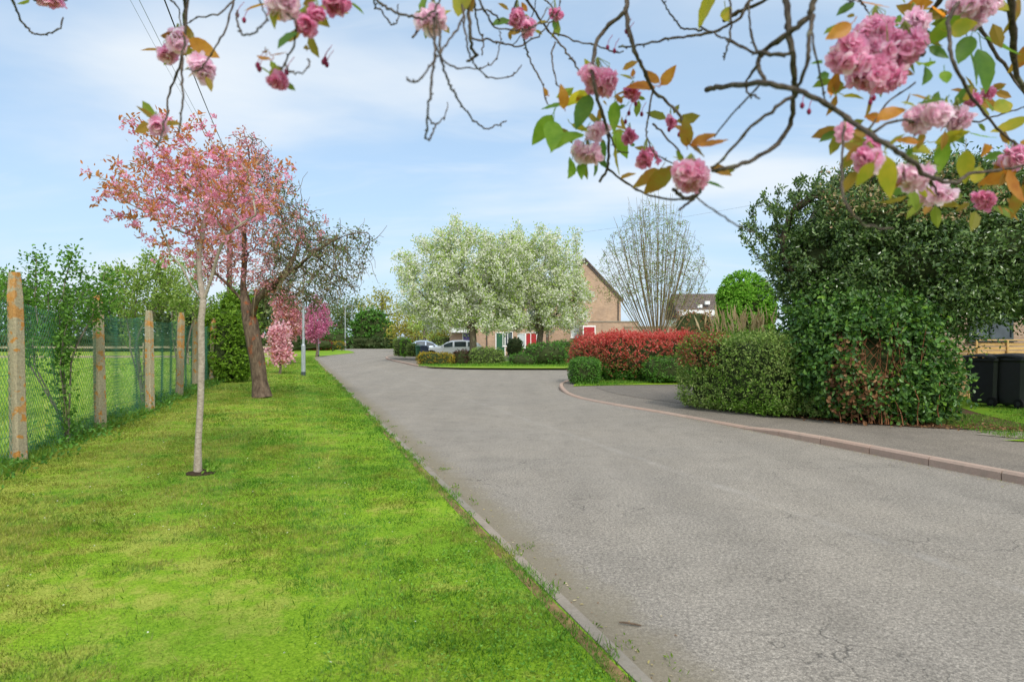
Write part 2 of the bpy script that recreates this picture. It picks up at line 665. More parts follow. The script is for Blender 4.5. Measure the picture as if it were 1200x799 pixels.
def m_asphalt(name, base, speck, crack=True, seam=False, dark=.75):
    t = NT(name)
    v = t.coord()
    agg = t.n('ShaderNodeTexVoronoi')
    agg.inputs['Scale'].default_value = 150
    t.l(v, agg.inputs['Vector'])
    fine = t.noise(v, 42, 8, .85)
    mid = t.noise(v, 2.2, 6, .65, .5)
    lanes = t.noise(t.coord((1.0, .07, 1), (0, 0, RAD(-17))), 1.3, 4, .55)
    big = t.noise(v, .5, 4, .6)
    c = t.ramp(fine, [(.34, tuple(x * .38 for x in srgb(base)[:3])), (.5, srgb(base)), (.66, srgb(speck))])
    sxx = t.n('ShaderNodeSeparateColor')
    t.l(agg.outputs['Color'], sxx.inputs[0])
    cell = t.ramp(sxx.outputs[0], [(.0, gray(.62)), (.35, gray(.9)), (.7, gray(1.05)), (1, gray(1.42))])
    c = t.mix(.9, c, cell, 'MULTIPLY')
    c = t.mix(1.0, c, t.ramp(mid, [(.32, gray(.9)), (.56, gray(1.04))]), 'MULTIPLY')
    c = t.mix(.75, c, t.ramp(lanes, [(.34, gray(.90)), (.66, gray(1.09))]), 'MULTIPLY')
    c = t.mix(.4, c, t.ramp(big, [(.35, (.88, .89, .9, 1)), (.65, (1.1, 1.08, 1.04, 1))]), 'MULTIPLY')
    h = t.math('ADD', fine, t.math('MULTIPLY', agg.outputs['Distance'], -.6))
    if crack:
        wv = t.n('ShaderNodeVectorMath')
        wv.operation = 'ADD'
        nz = t.n('ShaderNodeTexNoise')
        nz.inputs['Scale'].default_value = 3.0
        nz.inputs['Detail'].default_value = 6
        t.l(v, nz.inputs['Vector'])
        sc = t.n('ShaderNodeVectorMath')
        sc.operation = 'SCALE'
        sc.inputs['Scale'].default_value = .55
        t.l(nz.outputs['Color'], sc.inputs[0])
        t.l(v, wv.inputs[0])
        t.l(sc.outputs[0], wv.inputs[1])
        vo = t.n('ShaderNodeTexVoronoi')
        vo.feature = 'DISTANCE_TO_EDGE'
        vo.inputs['Scale'].default_value = 1.7
        t.l(wv.outputs[0], vo.inputs['Vector'])
        line = t.ramp(vo.outputs['Distance'], [(.003, gray(1)), (.011, gray(0))])
        where = t.ramp(t.noise(v, .9, 3, .5), [(.50, gray(0)), (.64, gray(1))])
        k = t.math('MULTIPLY', line, where)
        c = t.mix(t.math('MULTIPLY', k, .6), c, (.028, .027, .025, 1))
        h = t.math('SUBTRACT', h, t.math('MULTIPLY', k, 1.5))
    if seam:
        # the lengthwise joint between two laid lanes
        mp = t.coord((1, 1, 1))
        sx = t.n('ShaderNodeSeparateXYZ')
        t.l(mp, sx.inputs[0])
        q = t.math('ADD', sx.outputs['X'], t.math('MULTIPLY', sx.outputs['Y'], .318))
        q = t.math('ADD', q, t.math('MULTIPLY', t.noise(v, 1.2, 3, .5), .10))
        a = t.math('ABSOLUTE', t.math('SUBTRACT', q, SEAM))
        band = t.ramp(a, [(.03, gray(.8)), (.10, gray(0))])
        band = t.math('MULTIPLY', band, t.ramp(t.noise(v, 2.6, 5, .7), [(.42, gray(.0)), (.7, gray(.3))]))
        c = t.mix(band, c, srgb('#b4b1ac'))
        # moss and dirt along the left edge
        e = t.math('SUBTRACT', q, 1.56)
        ed = t.math('ADD', e, t.math('MULTIPLY', t.noise(v, 3.5, 5, .7), -.5))
        f = t.ramp(ed, [(0.0, gray(.75)), (.28, gray(0))])
        c = t.mix(f, c, srgb('#7d7562'))
    t.bsdf(c, .88, .22, t.bump(h, .5, .006))
    return t.m


SEAM = 4.55
M['lawn_soil'] = m_ground_grass('lawn_base')
M['road'] = m_asphalt('worn_asphalt', '#89837a', '#b1aa9e', True, True)
M['pave'] = m_asphalt('pavement_asphalt', '#7b746b', '#989083', False, False)
M['drive'] = m_asphalt('drive_asphalt', '#736d66', '#908879', True, False)
M['kerb'] = m_plain('kerb_concrete', srgb('#a08d80'), .85, .2, .22, 9)


def m_kerb(name, cols, dirt):
    t = NT(name)
    g = t.n('ShaderNodeNewGeometry')
    c = t.ramp(g.outputs['Random Per Island'], [((k + .5) / len(cols), srgb(x)) for k, x in enumerate(cols)])
    v = t.coord()
    n1 = t.noise(v, 45, 8, .85)
    n2 = t.noise(v, 5, 6, .75)
    c = t.mix(.8, c, t.ramp(n1, [(.3, gray(.72)), (.7, gray(1.2))]), 'MULTIPLY')
    c = t.mix(t.ramp(n2, [(.5, gray(0)), (.7, gray(.7))]), c, srgb(dirt))
    t.bsdf(c, .9, .15, t.bump(n1, .5, .006))
    return t.m


M['kerb'] = m_kerb('kerb_concrete', ['#ab9384', '#b09a8b', '#a69184'], '#93877a')
M['edging'] = m_kerb('edging_concrete', ['#8f887d', '#968c80', '#8a8479'], '#726a58')
M['path'] = m_kerb('path_concrete', ['#90897e', '#98907f'], '#74695a')
M['soil'] = m_plain('soil', srgb('#5a4636'), .95, .1, .4, 25)
M['post'] = None


def m_post():
    t = NT('lichen_concrete')
    v = t.coord()
    n1 = t.noise(v, 40, 6, .7)
    c = t.ramp(n1, [(.3, srgb('#7f7765')), (.55, srgb('#a2987f')), (.75, srgb('#b9af98'))])
    n2 = t.noise(v, 5, 4, .55, .3)
    oi = t.n('ShaderNodeObjectInfo')
    n3 = t.noise(v, 9.5, 3, .5)
    spots = t.ramp(n3, [(.58, gray(0)), (.61, gray(1))])
    zz = t.n('ShaderNodeSeparateXYZ')
    t.l(t.coord(), zz.inputs[0])
    top = t.ramp(zz.outputs['Z'], [(.3, gray(.0)), (1.0, gray(.6))])
    cov = t.ramp(t.math('ADD', n2, t.math('MULTIPLY', zz.outputs['Z'], .05)), [(.62, gray(0)), (.68, gray(.85))])
    lich = t.ramp(n1, [(.3, srgb('#9c6a30')), (.6, srgb('#b8864a')), (.8, srgb('#c9a878'))])
    c = t.mix(t.math('MAXIMUM', spots, cov), c, lich)
    t.bsdf(c, .92, .15, t.bump(n1, .6, .01))
    return t.m


M['post'] = m_post()
M['net'] = m_plain('green_plastic_wire', srgb('#3b7058'), .5, .4, .2, 2)
M['white'] = m_plain('white_plastic', srgb('#e6e6e2'), .4, .4, .04)
M['dark'] = m_plain('dark_plastic', srgb('#26282b'), .5, .4, .15)
M['bin'] = m_plain('bin_plastic', srgb('#25282b'), .42, .45, .18, 5)
M['bin_lid'] = m_plain('bin_lid_plastic', srgb('#2b2e31'), .45, .45, .15, 5)
M['bin_green'] = m_plain('green_bin_plastic', srgb('#39684a'), .5, .4, .15, 5)
M['bin_blue'] = m_plain('navy_bin_plastic', srgb('#323f58'), .5, .4, .15, 5)
M['rubber'] = m_plain('rubber', srgb('#1c1c1d'), .8, .2, .1)
M['steel'] = m_plain('galvanised_steel', srgb('#a3aab0'), .5, .5, .1, 8, .3)
M['steel_dark'] = m_plain('dark_painted_steel', srgb('#3f4a4c'), .5, .4, .1, 8)
M['rim'] = m_plain('wheel_alloy', srgb('#9da1a5'), .35, .5, .1, 8, .7)
M['car_white'] = m_plain('white_car_paint', srgb('#f3f4f5'), .25, .5, .02, 2, 0, .6)
M['car_silver'] = m_plain('silver_blue_car_paint', srgb('#a9b9cc'), .3, .5, .04, 2, .3, .6)
M['wood'] = None


def m_wood(name, cols, axis=(1, 8, 8)):
    t = NT(name)
    n1 = t.noise(t.coord(axis), 3, 6, .6, .5)
    g = t.n('ShaderNodeNewGeometry')
    c = t.ramp(n1, [(.3, srgb(cols[0])), (.7, srgb(cols[1]))])
    c = t.mix(.5, c, t.ramp(g.outputs['Random Per Island'], [(0, gray(.8)), (1, gray(1.15))]), 'MULTIPLY')
    t.bsdf(c, .75, .2, t.bump(n1, .3, .005))
    return t.m


M['slat'] = m_wood('pine_slat', ['#b08a55', '#cfad77'])
M['rail'] = m_wood('grey_rail', ['#8a7f6c', '#b0a48c'])
M['pole_wood'] = m_wood('pole_timber', ['#4d4236', '#75665a'], (8, 8, 1))


def m_brick(name, cols, mortar, scale=1.0):
    t = NT(name)
    tc = t.n('ShaderNodeTexCoord')
    sx = t.n('ShaderNodeSeparateXYZ')
    t.l(tc.outputs['Object'], sx.inputs[0])
    cb = t.n('ShaderNodeCombineXYZ')
    t.l(t.math('ADD', sx.outputs['X'], sx.outputs['Y']), cb.inputs[0])
    t.l(sx.outputs['Z'], cb.inputs[1])
    b = t.n('ShaderNodeTexBrick')
    b.offset = .5
    b.inputs['Scale'].default_value = 1.0
    b.inputs['Brick Width'].default_value = .225 * scale
    b.inputs['Row Height'].default_value = .075 * scale
    b.inputs['Mortar Size'].default_value = .008 * scale
    b.inputs['Mortar Smooth'].default_value = .2
    b.inputs['Color1'].default_value = srgb(cols[0])
    b.inputs['Color2'].default_value = srgb(cols[1])
    b.inputs['Mortar'].default_value = srgb(mortar)
    t.l(cb.outputs[0], b.inputs['Vector'])
    n1 = t.noise(t.coord(), 1.3, 5, .65)
    n2 = t.noise(cb.outputs[0], 7, 4, .7)
    c = t.mix(.8, b.outputs['Color'], t.ramp(n1, [(.3, (.8, .8, .82, 1)), (.7, (1.15, 1.12, 1.08, 1))]), 'MULTIPLY')
    c = t.mix(t.ramp(n2, [(.55, gray(0)), (.75, gray(.5))]), c, srgb(cols[2]))
    t.bsdf(c, .9, .15, t.bump(b.outputs['Fac'], -.3, .008))
    return t.m


M['brick'] = m_brick('buff_brick', ['#b89c82', '#a38870', '#c2ab92'], '#aca092')
M['brick2'] = m_brick('pale_brick', ['#a8907b', '#98806c', '#b5a18c'], '#a69a8d')


def m_tiles(name, c1, c2):
    t = NT(name)
    tc = t.n('ShaderNodeTexCoord')
    w = t.n('ShaderNodeTexBrick')
    w.inputs['Scale'].default_value = 1
    w.inputs['Brick Width'].default_value = .33
    w.inputs['Row Height'].default_value = .3
    w.inputs['Mortar Size'].default_value = .02
    w.inputs['Color1'].default_value = srgb(c1)
    w.inputs['Color2'].default_value = srgb(c2)
    w.inputs['Mortar'].default_value = srgb('#2c2826')
    t.l(tc.outputs['Object'], w.inputs['Vector'])
    n1 = t.noise(t.coord(), 2, 5, .6)
    c = t.mix(.8, w.outputs['Color'], t.ramp(n1, [(.3, gray(.8)), (.7, gray(1.2))]), 'MULTIPLY')
    t.bsdf(c, .85, .2, t.bump(w.outputs['Fac'], -.5, .02))
    return t.m


M['tiles'] = m_tiles('roof_tiles', '#5e5550', '#6f655e')
M['render_white'] = m_plain('white_render', srgb('#d9dbda'), .8, .2, .06, 3)
M['fascia'] = m_plain('dark_fascia', srgb('#4b4542'), .6, .3, .1)
M['door_red'] = m_plain('red_door_paint', srgb('#a52c30'), .45, .4, .06)
M['door_green'] = m_plain('green_door_paint', srgb('#2f5c42'), .45, .4, .06)
M['door_purple'] = m_plain('purple_door_paint', srgb('#5f5590'), .45, .4, .06)


def m_glass():
    t = NT('window_glass')
    n1 = t.noise(t.coord(), 1.5, 2, .5)
    c = t.ramp(n1, [(.35, srgb('#2b3338')), (.7, srgb('#56626a'))])
    t.bsdf(c, .06, .6)
    return t.m


M['glass'] = m_glass()
M['blind'] = m_plain('window_blind', srgb('#b9c3c4'), .5, .5, .06)
M['lamp_red'] = m_plain('red_lens', srgb('#8e1b1b'), .2, .5, .05)
M['lamp_clear'] = m_plain('clear_lens', srgb('#c9ced2'), .15, .6, .05)
M['wire'] = m_plain('black_cable', srgb('#2a2b2e'), .6, .3, .1)
M['wire_grey'] = m_plain('grey_cable', srgb('#8b9096'), .6, .3, .1)

# foliage
M['L_bright'] = m_leaf('bright_leaf', ['#557a22', '#6c962e', '#82a83c', '#49701e'], .4)
M['L_hawthorn'] = m_leaf('hawthorn_leaf', ['#4c7428', '#64903a', '#7ba64a', '#3e6422'], .4)
M['L_pale'] = m_leaf('pale_spring_leaf', ['#7f9c46', '#94ad58', '#6b8c3c', '#a3b56a'], .4)
M['L_copper'] = m_leaf('copper_leaf', ['#bd7648', '#cf8f58', '#b06a4e', '#c79660', '#a3744e'], .45)
M['L_pink'] = m_leaf('pink_petal', ['#e6a2be', '#eeb9cd', '#da8bad', '#f3cedb', '#e09cb9'], .45, .6, .1, tb=1.02)
M['L_mauve'] = m_leaf('mauve_petal', ['#c98a9a', '#d6a0ac', '#b87480', '#dfb6bb', '#b98068'], .4, .6, .1, tb=1.02)
M['L_deep'] = m_leaf('deep_pink_petal', ['#c4729a', '#cf83a6', '#b8648a', '#dba0bb'], .4, .6, .1, tb=1.02)
M['L_palepink'] = m_leaf('pale_pink_petal', ['#dba6b2', '#e6bcc4', '#cc8c9c', '#e9c9cb'], .4, .6, .1, tb=1.02)
M['L_white'] = m_leaf('white_petal', ['#e4e6d8', '#eeeee4', '#d8dfc4', '#f2f2ea', '#c8d4ae'], .42, .6, .1, tb=1.02, tcol=1.0)
M['L_pear'] = m_leaf('pear_leaf', ['#9fb85a', '#b2c870', '#8aa450', '#bfd088'], .45)
M['L_dark'] = m_leaf('dark_evergreen_leaf', ['#27451d', '#345624', '#41662c', '#203a1a'], .2, .4, .4)
M['L_laurel'] = m_leaf('laurel_leaf', ['#3b5829', '#4d6a32', '#5f7c3e', '#7a9252', '#2e4a22'], .25, .3, .6)
M['L_ivy'] = m_leaf('ivy_leaf', ['#2c4e20', '#3d672b', '#547e32', '#6c9244', '#335424', '#4a6a2c'], .28, .4, .4)
M['L_tawny'] = m_leaf('tawny_tip', ['#ad9270', '#bca584', '#8f8a58', '#6f8448', '#a5805c', '#7f9050', '#587640', '#4e6e3c'], .25)
M['L_privet'] = m_leaf('privet_leaf', ['#66843a', '#789646', '#8ba252', '#557433', '#94a55a', '#82945a'], .3)
M['L_lime'] = m_leaf('lime_leaf', ['#669c2a', '#7bb038', '#90be4a', '#578a24'], .35)
M['L_photinia'] = m_leaf('red_photinia_leaf', ['#c23e3e', '#d45650', '#a83636', '#e0857a', '#bd5148', '#cc6656'], .35, .4, .35)
M['L_photmix'] = m_leaf('bronze_photinia_leaf', ['#a63c3a', '#7f5c38', '#b5524a', '#6a7438', '#94503c', '#b8645a', '#5c7030'], .3, .4, .35)
M['L_green'] = m_leaf('green_shrub_leaf', ['#44702a', '#578732', '#386022', '#69983e'], .3, .45, .3)
M['L_yellow'] = m_leaf('yellow_shrub_leaf', ['#a7952f', '#bda73a', '#8f8a2c', '#b07a30', '#7f8a30'], .35)
M['L_purple'] = m_leaf('purple_shrub_leaf', ['#4a3230', '#5c3d38', '#3c3a26', '#553a34'], .25)
M['L_redfar'] = m_leaf('dark_red_leaf', ['#6d2530', '#832e38', '#571e28'], .25)
M['L_willow'] = m_leaf('willow_leaf', ['#94923c', '#a8a24a', '#7f8436', '#b3a956'], .4)
M['L_far'] = m_leaf('far_leaf', ['#5b6e40', '#6d7f4e', '#4c5f38', '#7b8659'], .3)
M['L_fardark'] = m_leaf('far_dark_leaf', ['#41562f', '#4f6438', '#374a2a'], .25)
M['L_dry'] = m_leaf('dry_grass_leaf', ['#c0a880', '#d0bb96', '#a9926a'], .3)
M['L_litter'] = m_leaf('dead_leaf', ['#6e4a30', '#85603f', '#563a28', '#967450'], .15)
M['grass'] = m_leaf('grass_blade', ['#4f8420', '#60942a', '#70a43a', '#92b85c', '#396916', '#689c3a', '#849c50'], .4, .6, .15,
                    ['#9aa540', '#b6b45c', '#86923a', '#a9b04c', '#6f7a30', '#c2b874', '#8f8a4a'], 1.3, (.43, .66), lawn=True)
M['grass_field'] = m_leaf('field_grass_blade', ['#86a83e', '#98b84c', '#a9c45c', '#749a34', '#b9c878'], .4, .6, .15)
M['grass_side'] = m_leaf('rough_grass_blade', ['#5c7d28', '#708f34', '#84993f', '#4e6e20'], .4, .6, .15)
# ------------------------------------------------------------------ setting
def world_kids(th):
    """children were modelled in scene coordinates: keep them there under their thing"""
    for c in th.children:
        c.matrix_parent_inverse = Matrix.Translation(-th.location)
        for g in c.children:
            g.matrix_parent_inverse = Matrix.Identity(4)
    return th


def LX(Y):
    return 1.59 - .3166 * np.asarray(Y)


def FX(Y):
    return -6.05 - .285 * (np.asarray(Y) - 8.38)


def xy(px, py, z=0):
    return G(px, py, z)[:2]


def offset_line(pts, d):
    p = np.asarray(pts, float)
    t = np.gradient(p, axis=0)
    t /= np.linalg.norm(t, axis=1)[:, None]
    return p + np.stack([t[:, 1], -t[:, 0]], 1) * d      # to the right of travel


tag(poly('ground', [(-900, -300), (900, -300), (900, 1500), (-900, 1500)], -.05, M['lawn_soil']), kind='structure')
tag(poly('road', [(-140, -20), (60, -20), (60, 135), (-140, 135)], 0, M['road']), kind='structure')

# left side: kerb line, verge, field
left_edge = [(float(LX(y)), y) for y in np.linspace(-15, 55, 30)]
left_edge += [tuple(q) for q in smooth_line([xy(370, 419.9), xy(376, 418.2), xy(392, 416.2), xy(408, 414.6), xy(416, 413.6), xy(413, 412), xy(405, 410.8), xy(385, 409.8), xy(340, 409.3)], 5)]
le = np.array(left_edge)
inner = offset_line(le, -.09)
fence_line = [(float(FX(y)), y) for y in np.linspace(-15, 105, 12)]
tag(poly('grass_verge', [tuple(p) for p in inner] + [(-60, 105)] + fence_line[::-1], .045, M['lawn_soil']), kind='structure')
tag(poly('field', [(-140, -15)] + fence_line + [(-60, 105), (-140, 125)], .03, M['lawn_soil']), kind='structure')


def kerb_run(name, line, width, height, side, mat, seg=.915, drop=None, gap=.008, base=-.04):
    """kerb stones laid along a line; side=-1 puts them left of travel"""
    p = resample(line, seg)
    mb = MB()
    for a, b in zip(p[:-1], p[1:]):
        d = b - a
        L = np.linalg.norm(d)
        t = d / L
        nrm = np.array([t[1], -t[0]]) * (1 if side > 0 else -1)
        a2, b2 = a + t * gap / 2, b - t * gap / 2
        ha = height if drop is None else drop(a)
        hb = height if drop is None else drop(b)
        c = min(.022, width * .2)
        prof = lambda q, h: [(q[0], q[1], base), (q[0], q[1], h - c * 1.2), (*(q + nrm * c), h), (*(q + nrm * (width - .003)), h), (*(q + nrm * (width - .003)), base)]
        V = prof(a2, ha) + prof(b2, hb)
        n = 5
        F4 = [[i, i + 1, n + i + 1, n + i] for i in range(n - 1)]
        if side > 0:
            F4 = [f[::-1] for f in F4]
        mb.add(V, [np.array(F4), np.array([[4, 3, 2, 1, 0], [5, 6, 7, 8, 9]])])
    return tag(mb.build(name, mat), kind='structure')


kerb_run('edging_kerb', le[le[:, 1] < 130], .09, .049, -1, M['edging'], gap=.006)

# right side
right_edge = [(7.78 - .3166 * y, y) for y in np.linspace(-15, 13.0, 14)]
right_edge += [tuple(q) for q in smooth_line([xy(800, 488.5), xy(750, 480), xy(700, 471.5), xy(675, 466), xy(660, 460), xy(655.5, 456), xy(657, 452), xy(668, 448), xy(700, 444.5), xy(780, 443), xy(1100, 442.5)], 5)[1:]]
re = np.array(right_edge)


def drop_kerb(q):
    y = q[1]
    if y > 26:
        return .09
    return .109 - .075 * float(np.clip((y - 10.8) / 1.2, 0, 1)) * float(np.clip((21 - y) / 1.5, 0, 1))


kerb_run('pavement_kerb', re, .12, .09, 1, M['kerb'], drop=drop_kerb, gap=.014)
rin = offset_line(re, .13)


def front_grass_edge(y):
    return 9.62 - .3166 * y


# pavement surface follows the kerb: raised, falling to the dropped kerb at the drive
rib = resample(rin, .5)
rin2 = resample(offset_line(re, .13 + .75), .5)
rin2 = np.array([rib[k] + (rin2[min(len(rin2) - 1, int(k * (len(rin2) - 1) / (len(rib) - 1) + .5))] - rib[k]) * 1.0 for k in range(len(rib))])
me_v = [(q[0], q[1], drop_kerb(q) - .009) for q in rib] + [(q[0], q[1], .1) for q in rin2]
nn = len(rib)
me_f = np.array([[i, nn + i, nn + i + 1, i + 1] for i in range(nn - 1)])[:, ::-1]
bm = bmesh.new()
vs = [bm.verts.new(p) for p in me_v] + [bm.verts.new((30, 24.6, .1)), bm.verts.new((30, -15, .1))]
for f in me_f:
    bm.faces.new([vs[i] for i in f])
bm.faces.new([vs[nn + i] for i in range(nn)] + [vs[-2], vs[-1]])
bmesh.ops.recalc_face_normals(bm, faces=list(bm.faces))
bmesh.ops.triangulate(bm, faces=list(bm.faces))
me = bpy.data.meshes.new('pavement')
bm.to_mesh(me)
bm.free()
me.materials.append(M['pave'])
pv = bpy.data.objects.new('pavement', me)
COL.objects.link(pv)
tag(pv, kind='structure')
dv = offset_line(re, .13 + .95)
dv = [tuple(q) for q in dv if 14.6 < q[1] < 20.9 and q[0] < 4]
tag(poly('driveway', dv + [(3.4, 21.5), (7.5, 22.0), (13.5, 21.8), (13.5, 17.5), (7.0, 17.2), (4.3, 15.4)], .106, M['drive']), kind='structure')
# front garden: bed under the hedge, path, lawns
tag(poly('garden_soil', [(3.85, 15.15), (5.1, 12.75), (6.7, 11.25), (8.4, 10.55), (9.6, 12.6), (12, 16), (11, 17.4), (7.2, 17.0)], .112, M['soil']), kind='structure')
pA, pB = xy(1062, 508, .1), xy(1112, 514.5, .1)
tag(poly('garden_path', [(7.05, 10.45), (7.5, 9.9), (20, 13.2), (20, 14.3)], .109, M['path']), kind='structure')
tag(poly('front_lawn', [(7.0, 9.75), (7.45, 9.62), (9.6, 2.7), (20, 2.0), (20, 13.1)], .116, M['lawn_soil']), kind='structure')
tag(poly('side_lawn', [(8.6, 10.95), (20, 14.4), (22, 17.8), (10.6, 17.8), (9.0, 13.0)], .118, M['lawn_soil']), kind='structure')
# bed under the red hedge
tag(poly('hedge_bed', [(1.9, 21.2), (2.2, 23.3), (4, 25.0), (8.8, 25.2), (8.8, 22.6), (3.3, 21.7)], .114, M['lawn_soil']), kind='structure')

# island across the side road
isl = [tuple(q) for q in smooth_line([xy(462, 416.6), xy(452, 419.5), xy(458, 422.5), xy(475, 426.5), xy(489, 429.5), xy(503, 431.3), xy(530, 432.3), xy(600, 432.8), xy(660, 432.8), xy(760, 432.8), xy(1100, 432.8)], 5)]
ia = np.array(isl)
kerb_run('island_kerb', ia, .13, .1, -1, M['kerb'], 1.2)
iin = offset_line(ia, -.13)
tag(poly('island_pavement', [tuple(p) for p in iin] + [(60, 36), (60, 64), (-6, 84), (-9.5, 76)], .09, M['pave']), kind='structure')
gi = [xy(489, 427.6, .09), xy(505, 429.9, .09), xy(540, 431.0, .09), xy(600, 431.6, .09), xy(660, 431.6, .09), xy(760, 431.6, .09)]
tag(poly('island_grass', gi + [(12, 44), (2, 47), (-5.5, 46)], .098, M['lawn_soil']), kind='structure')
# far side of the bend
far_edge = [(-90, 117), (-45, 121), (-22, 117), (-8, 108), (10, 103), (60, 98)]
tag(poly('far_verge', far_edge + [(60, 300), (-140, 300), (-140, 121)], .06, M['lawn_soil']), kind='structure')


# ------------------------------------------------------------------ grass
rng0 = np.random.default_rng(2024)
def lawn_blades(name, regions, mat, seed, stripes=False):
    rng = np.random.default_rng(seed)
    w1 = Wob(seed + 1, 1.6)
    w2 = Wob(seed + 2, 6.0)
    Vs, Fs, off = [], [], 0
    for (xf0, xf1, y0, y1, dens, h, w, z) in regions:
        ys = np.linspace(y0, y1, 30)
        wid = np.maximum(xf1(ys) - xf0(ys), 0)
        area = np.trapezoid(wid, ys) if hasattr(np, 'trapezoid') else np.trapz(wid, ys)
        n = int(area * dens)
        y = rng.choice(ys, n * 2, p=wid / wid.sum()) + rng.uniform(-.5, .5, n * 2) * (y1 - y0) / 29
        y = y[(y >= y0) & (y <= y1)][:n]
        a, b = xf0(y), xf1(y)
        k = b > a
        y, a, b = y[k], a[k], b[k]
        x = a + rng.random(len(y)) * (b - a)
        Pp = np.stack([x, y, np.full(len(y), z)], 1)
        hh = h * (1 + .5 * w1(Pp) + .45 * w2(Pp) + .3 * w2(Pp * 2.3)) * rng.uniform(.55, 1.35, len(y))
        keep = w2(Pp * .7) + .8 * w1(Pp * 1.7) > -1.0 - rng.random(len(y)) * .9
        Pp, hh = Pp[keep], np.maximum(hh[keep], h * .3)
        m = len(Pp)
        D = unit(runit(rng, m) * np.array([1, 1, .2]) * rng.uniform(.3, 1.3, (m, 1)) + np.array([0, 0, 1]))
        if stripes:
            # a mower leaves the blades leaning one way, then the other
            s_ = np.tanh(3 * np.sin((Pp[:, 0] + .3166 * Pp[:, 1] + .1 * w1(Pp)) * 2 * math.pi / 1.25))
            D = unit(D + np.array([-.3166, 1, 0]) * (s_ * .55)[:, None])
        V, f = leaves(Pp, D, runit(rng, m), hh, w * rng.uniform(.7, 1.5, m), 'tri')
        Vs.append(V)
        Fs.append(f + off)
        off += len(V)
    return tag(mesh_np(name, np.concatenate(Vs), [np.concatenate(Fs)], mat), kind='stuff')


def lx0(y):
    return np.maximum(FX(y) + .1, -.85 * y - 1.6)


def lx1(y):
    return LX(y) - .10 + .035 * np.sin(y * 3.1) + .035 * np.sin(y * 7.7 + 1) + .03 * np.sin(y * 17 + 2)


lawn_blades('mown_grass', [
    (lx0, lx1, 1.6, 5.5, 8500, .026, .0042, .043),
    (lx0, lx1, 5.5, 10, 4000, .028, .006, .043),
    (lx0, lx1, 10, 20, 1100, .04, .011, .043),
    (lx0, lx1, 20, 58, 210, .05, .024, .043)], M['grass'], 11, True)
# ragged fringe hanging over the edging and longer growth along the fence foot
lawn_blades('edge_grass', [
    (lambda y: lx1(y) - .10, lambda y: lx1(y) + .03, 1.6, 9, 2600, .035, .005, .045),
    (lambda y: lx1(y) - .12, lambda y: lx1(y) + .02, 9, 30, 900, .06, .012, .045)], M['grass'], 14)
lawn_blades('fence_foot_grass', [
    (lambda y: FX(y) - .35, lambda y: FX(y) + .25, 3.5, 11, 1300, .11, .008, .04),
    (lambda y: FX(y) - .35, lambda y: FX(y) + .22, 11, 26, 700, .15, .014, .04)], M['grass_side'], 12)
lawn_blades('field_grass', [
    (lambda y: -.95 * y - 3, lambda y: FX(y) - .3, 6, 26, 200, .10, .03, .03),
    (lambda y: -.9 * y - 3, lambda y: FX(y) - .3, 26, 60, 30, .14, .08, .03)], M['grass_field'], 13)
lawn_blades('garden_grass', [
    (lambda y: np.maximum(7.25 + .0 * y, 10.36 - .3166 * y + .05), lambda y: np.minimum(20 + 0 * y, 8 + (y - 9.75) * 3.6 + 9), 5, 13.0, 1100, .05, .008, .115),
    (lambda y: 8.9 + (y - 10.95) * .28 + .15 * np.sin(5 * y), lambda y: np.minimum(20.0, 8.6 + (y - 10.95) * 3.3) + 0 * y, 11.1, 17.6, 700, .06, .011, .117),
    (lambda y: 1.98 + (y - 21.2) * .14, lambda y: 2.6 + (y - 21.2) * 1.5, 21.4, 24.8, 500, .08, .016, .113)], M['grass'], 15)
lawn_blades('island_turf', [
    (lambda y: -5.2 + 0 * y, lambda y: 9 + 0 * y, 37.3, 44, 130, .09, .03, .097),
    (lambda y: -60 + 0 * y, lambda y: 30 + 0 * y, 121, 132, 9, .3, .14, .06)], M['grass'], 16)

tag(kerb_run('bare_soil', offset_line(le[le[:, 1] < 60], -.088), .09, .048, -1, m_plain('bare_soil', srgb('#7f6a4a'), .95, .1, .4, 18), gap=0.0), kind='structure')
# coarser tufts standing up out of the mown turf, and weeds rooted in the gutter
lawn_blades('coarse_tufts', [
    (lx0, lambda y: lx1(y) - .05, 1.6, 7, 120, .05, .006, .043),
    (lx0, lambda y: lx1(y) - .05, 7, 16, 60, .055, .01, .043)], M['grass'], 17)
gw_x, gw_d = [], []
for k in range(26):
    yy = 2.9 + (k / 26) ** 1.3 * 13 + rng0.normal() * .2
    xx = float(LX(yy)) + abs(rng0.normal()) * .10 + .01
    m_ = int(rng0.integers(5, 26))
    gw_x.append(np.array([xx, yy, .006]) + rng0.normal(size=(m_, 3)) * np.array([.03, .06, .0]))
gw_x = np.concatenate(gw_x)
V, f = leaves(gw_x, unit(runit(rng0, len(gw_x)) + np.array([0, 0, .7])), unit(runit(rng0, len(gw_x)) + np.array([0, 0, .6])), rng0.uniform(.015, .04, len(gw_x)), rng0.uniform(.005, .014, len(gw_x)), 'quad')
tag(mesh_np('gutter_weeds', V, f, M['grass_side']), kind='stuff')

# clover and small weeds along the edge of the verge
rng = np.random.default_rng(21)
n = 5200
y = 1.8 + rng.random(n) ** 1.6 * 10
x = LX(y) - .22 - np.abs(rng.normal(size=n)) * .55
w = Wob(5, 2.5)
Pp = np.stack([x, y, np.full(n, .055)], 1)
k = w(Pp) > .15
Pp = Pp[k] + np.array([0, 0, 1]) * rng.random((k.sum(), 1)) * .018
m = len(Pp)
V, f = leaves(Pp, unit(runit(rng, m) * np.array([1, 1, .3])), unit(runit(rng, m) * .5 + np.array([0, 0, 1])), rng.uniform(.009, .019, m), rng.uniform(.008, .015, m), 'disc')
tag(mesh_np('clover', V, f, m_leaf('clover_leaf', ['#5d8f2a', '#76a83a', '#88b650', '#4f7f24'], .35)), kind='stuff')
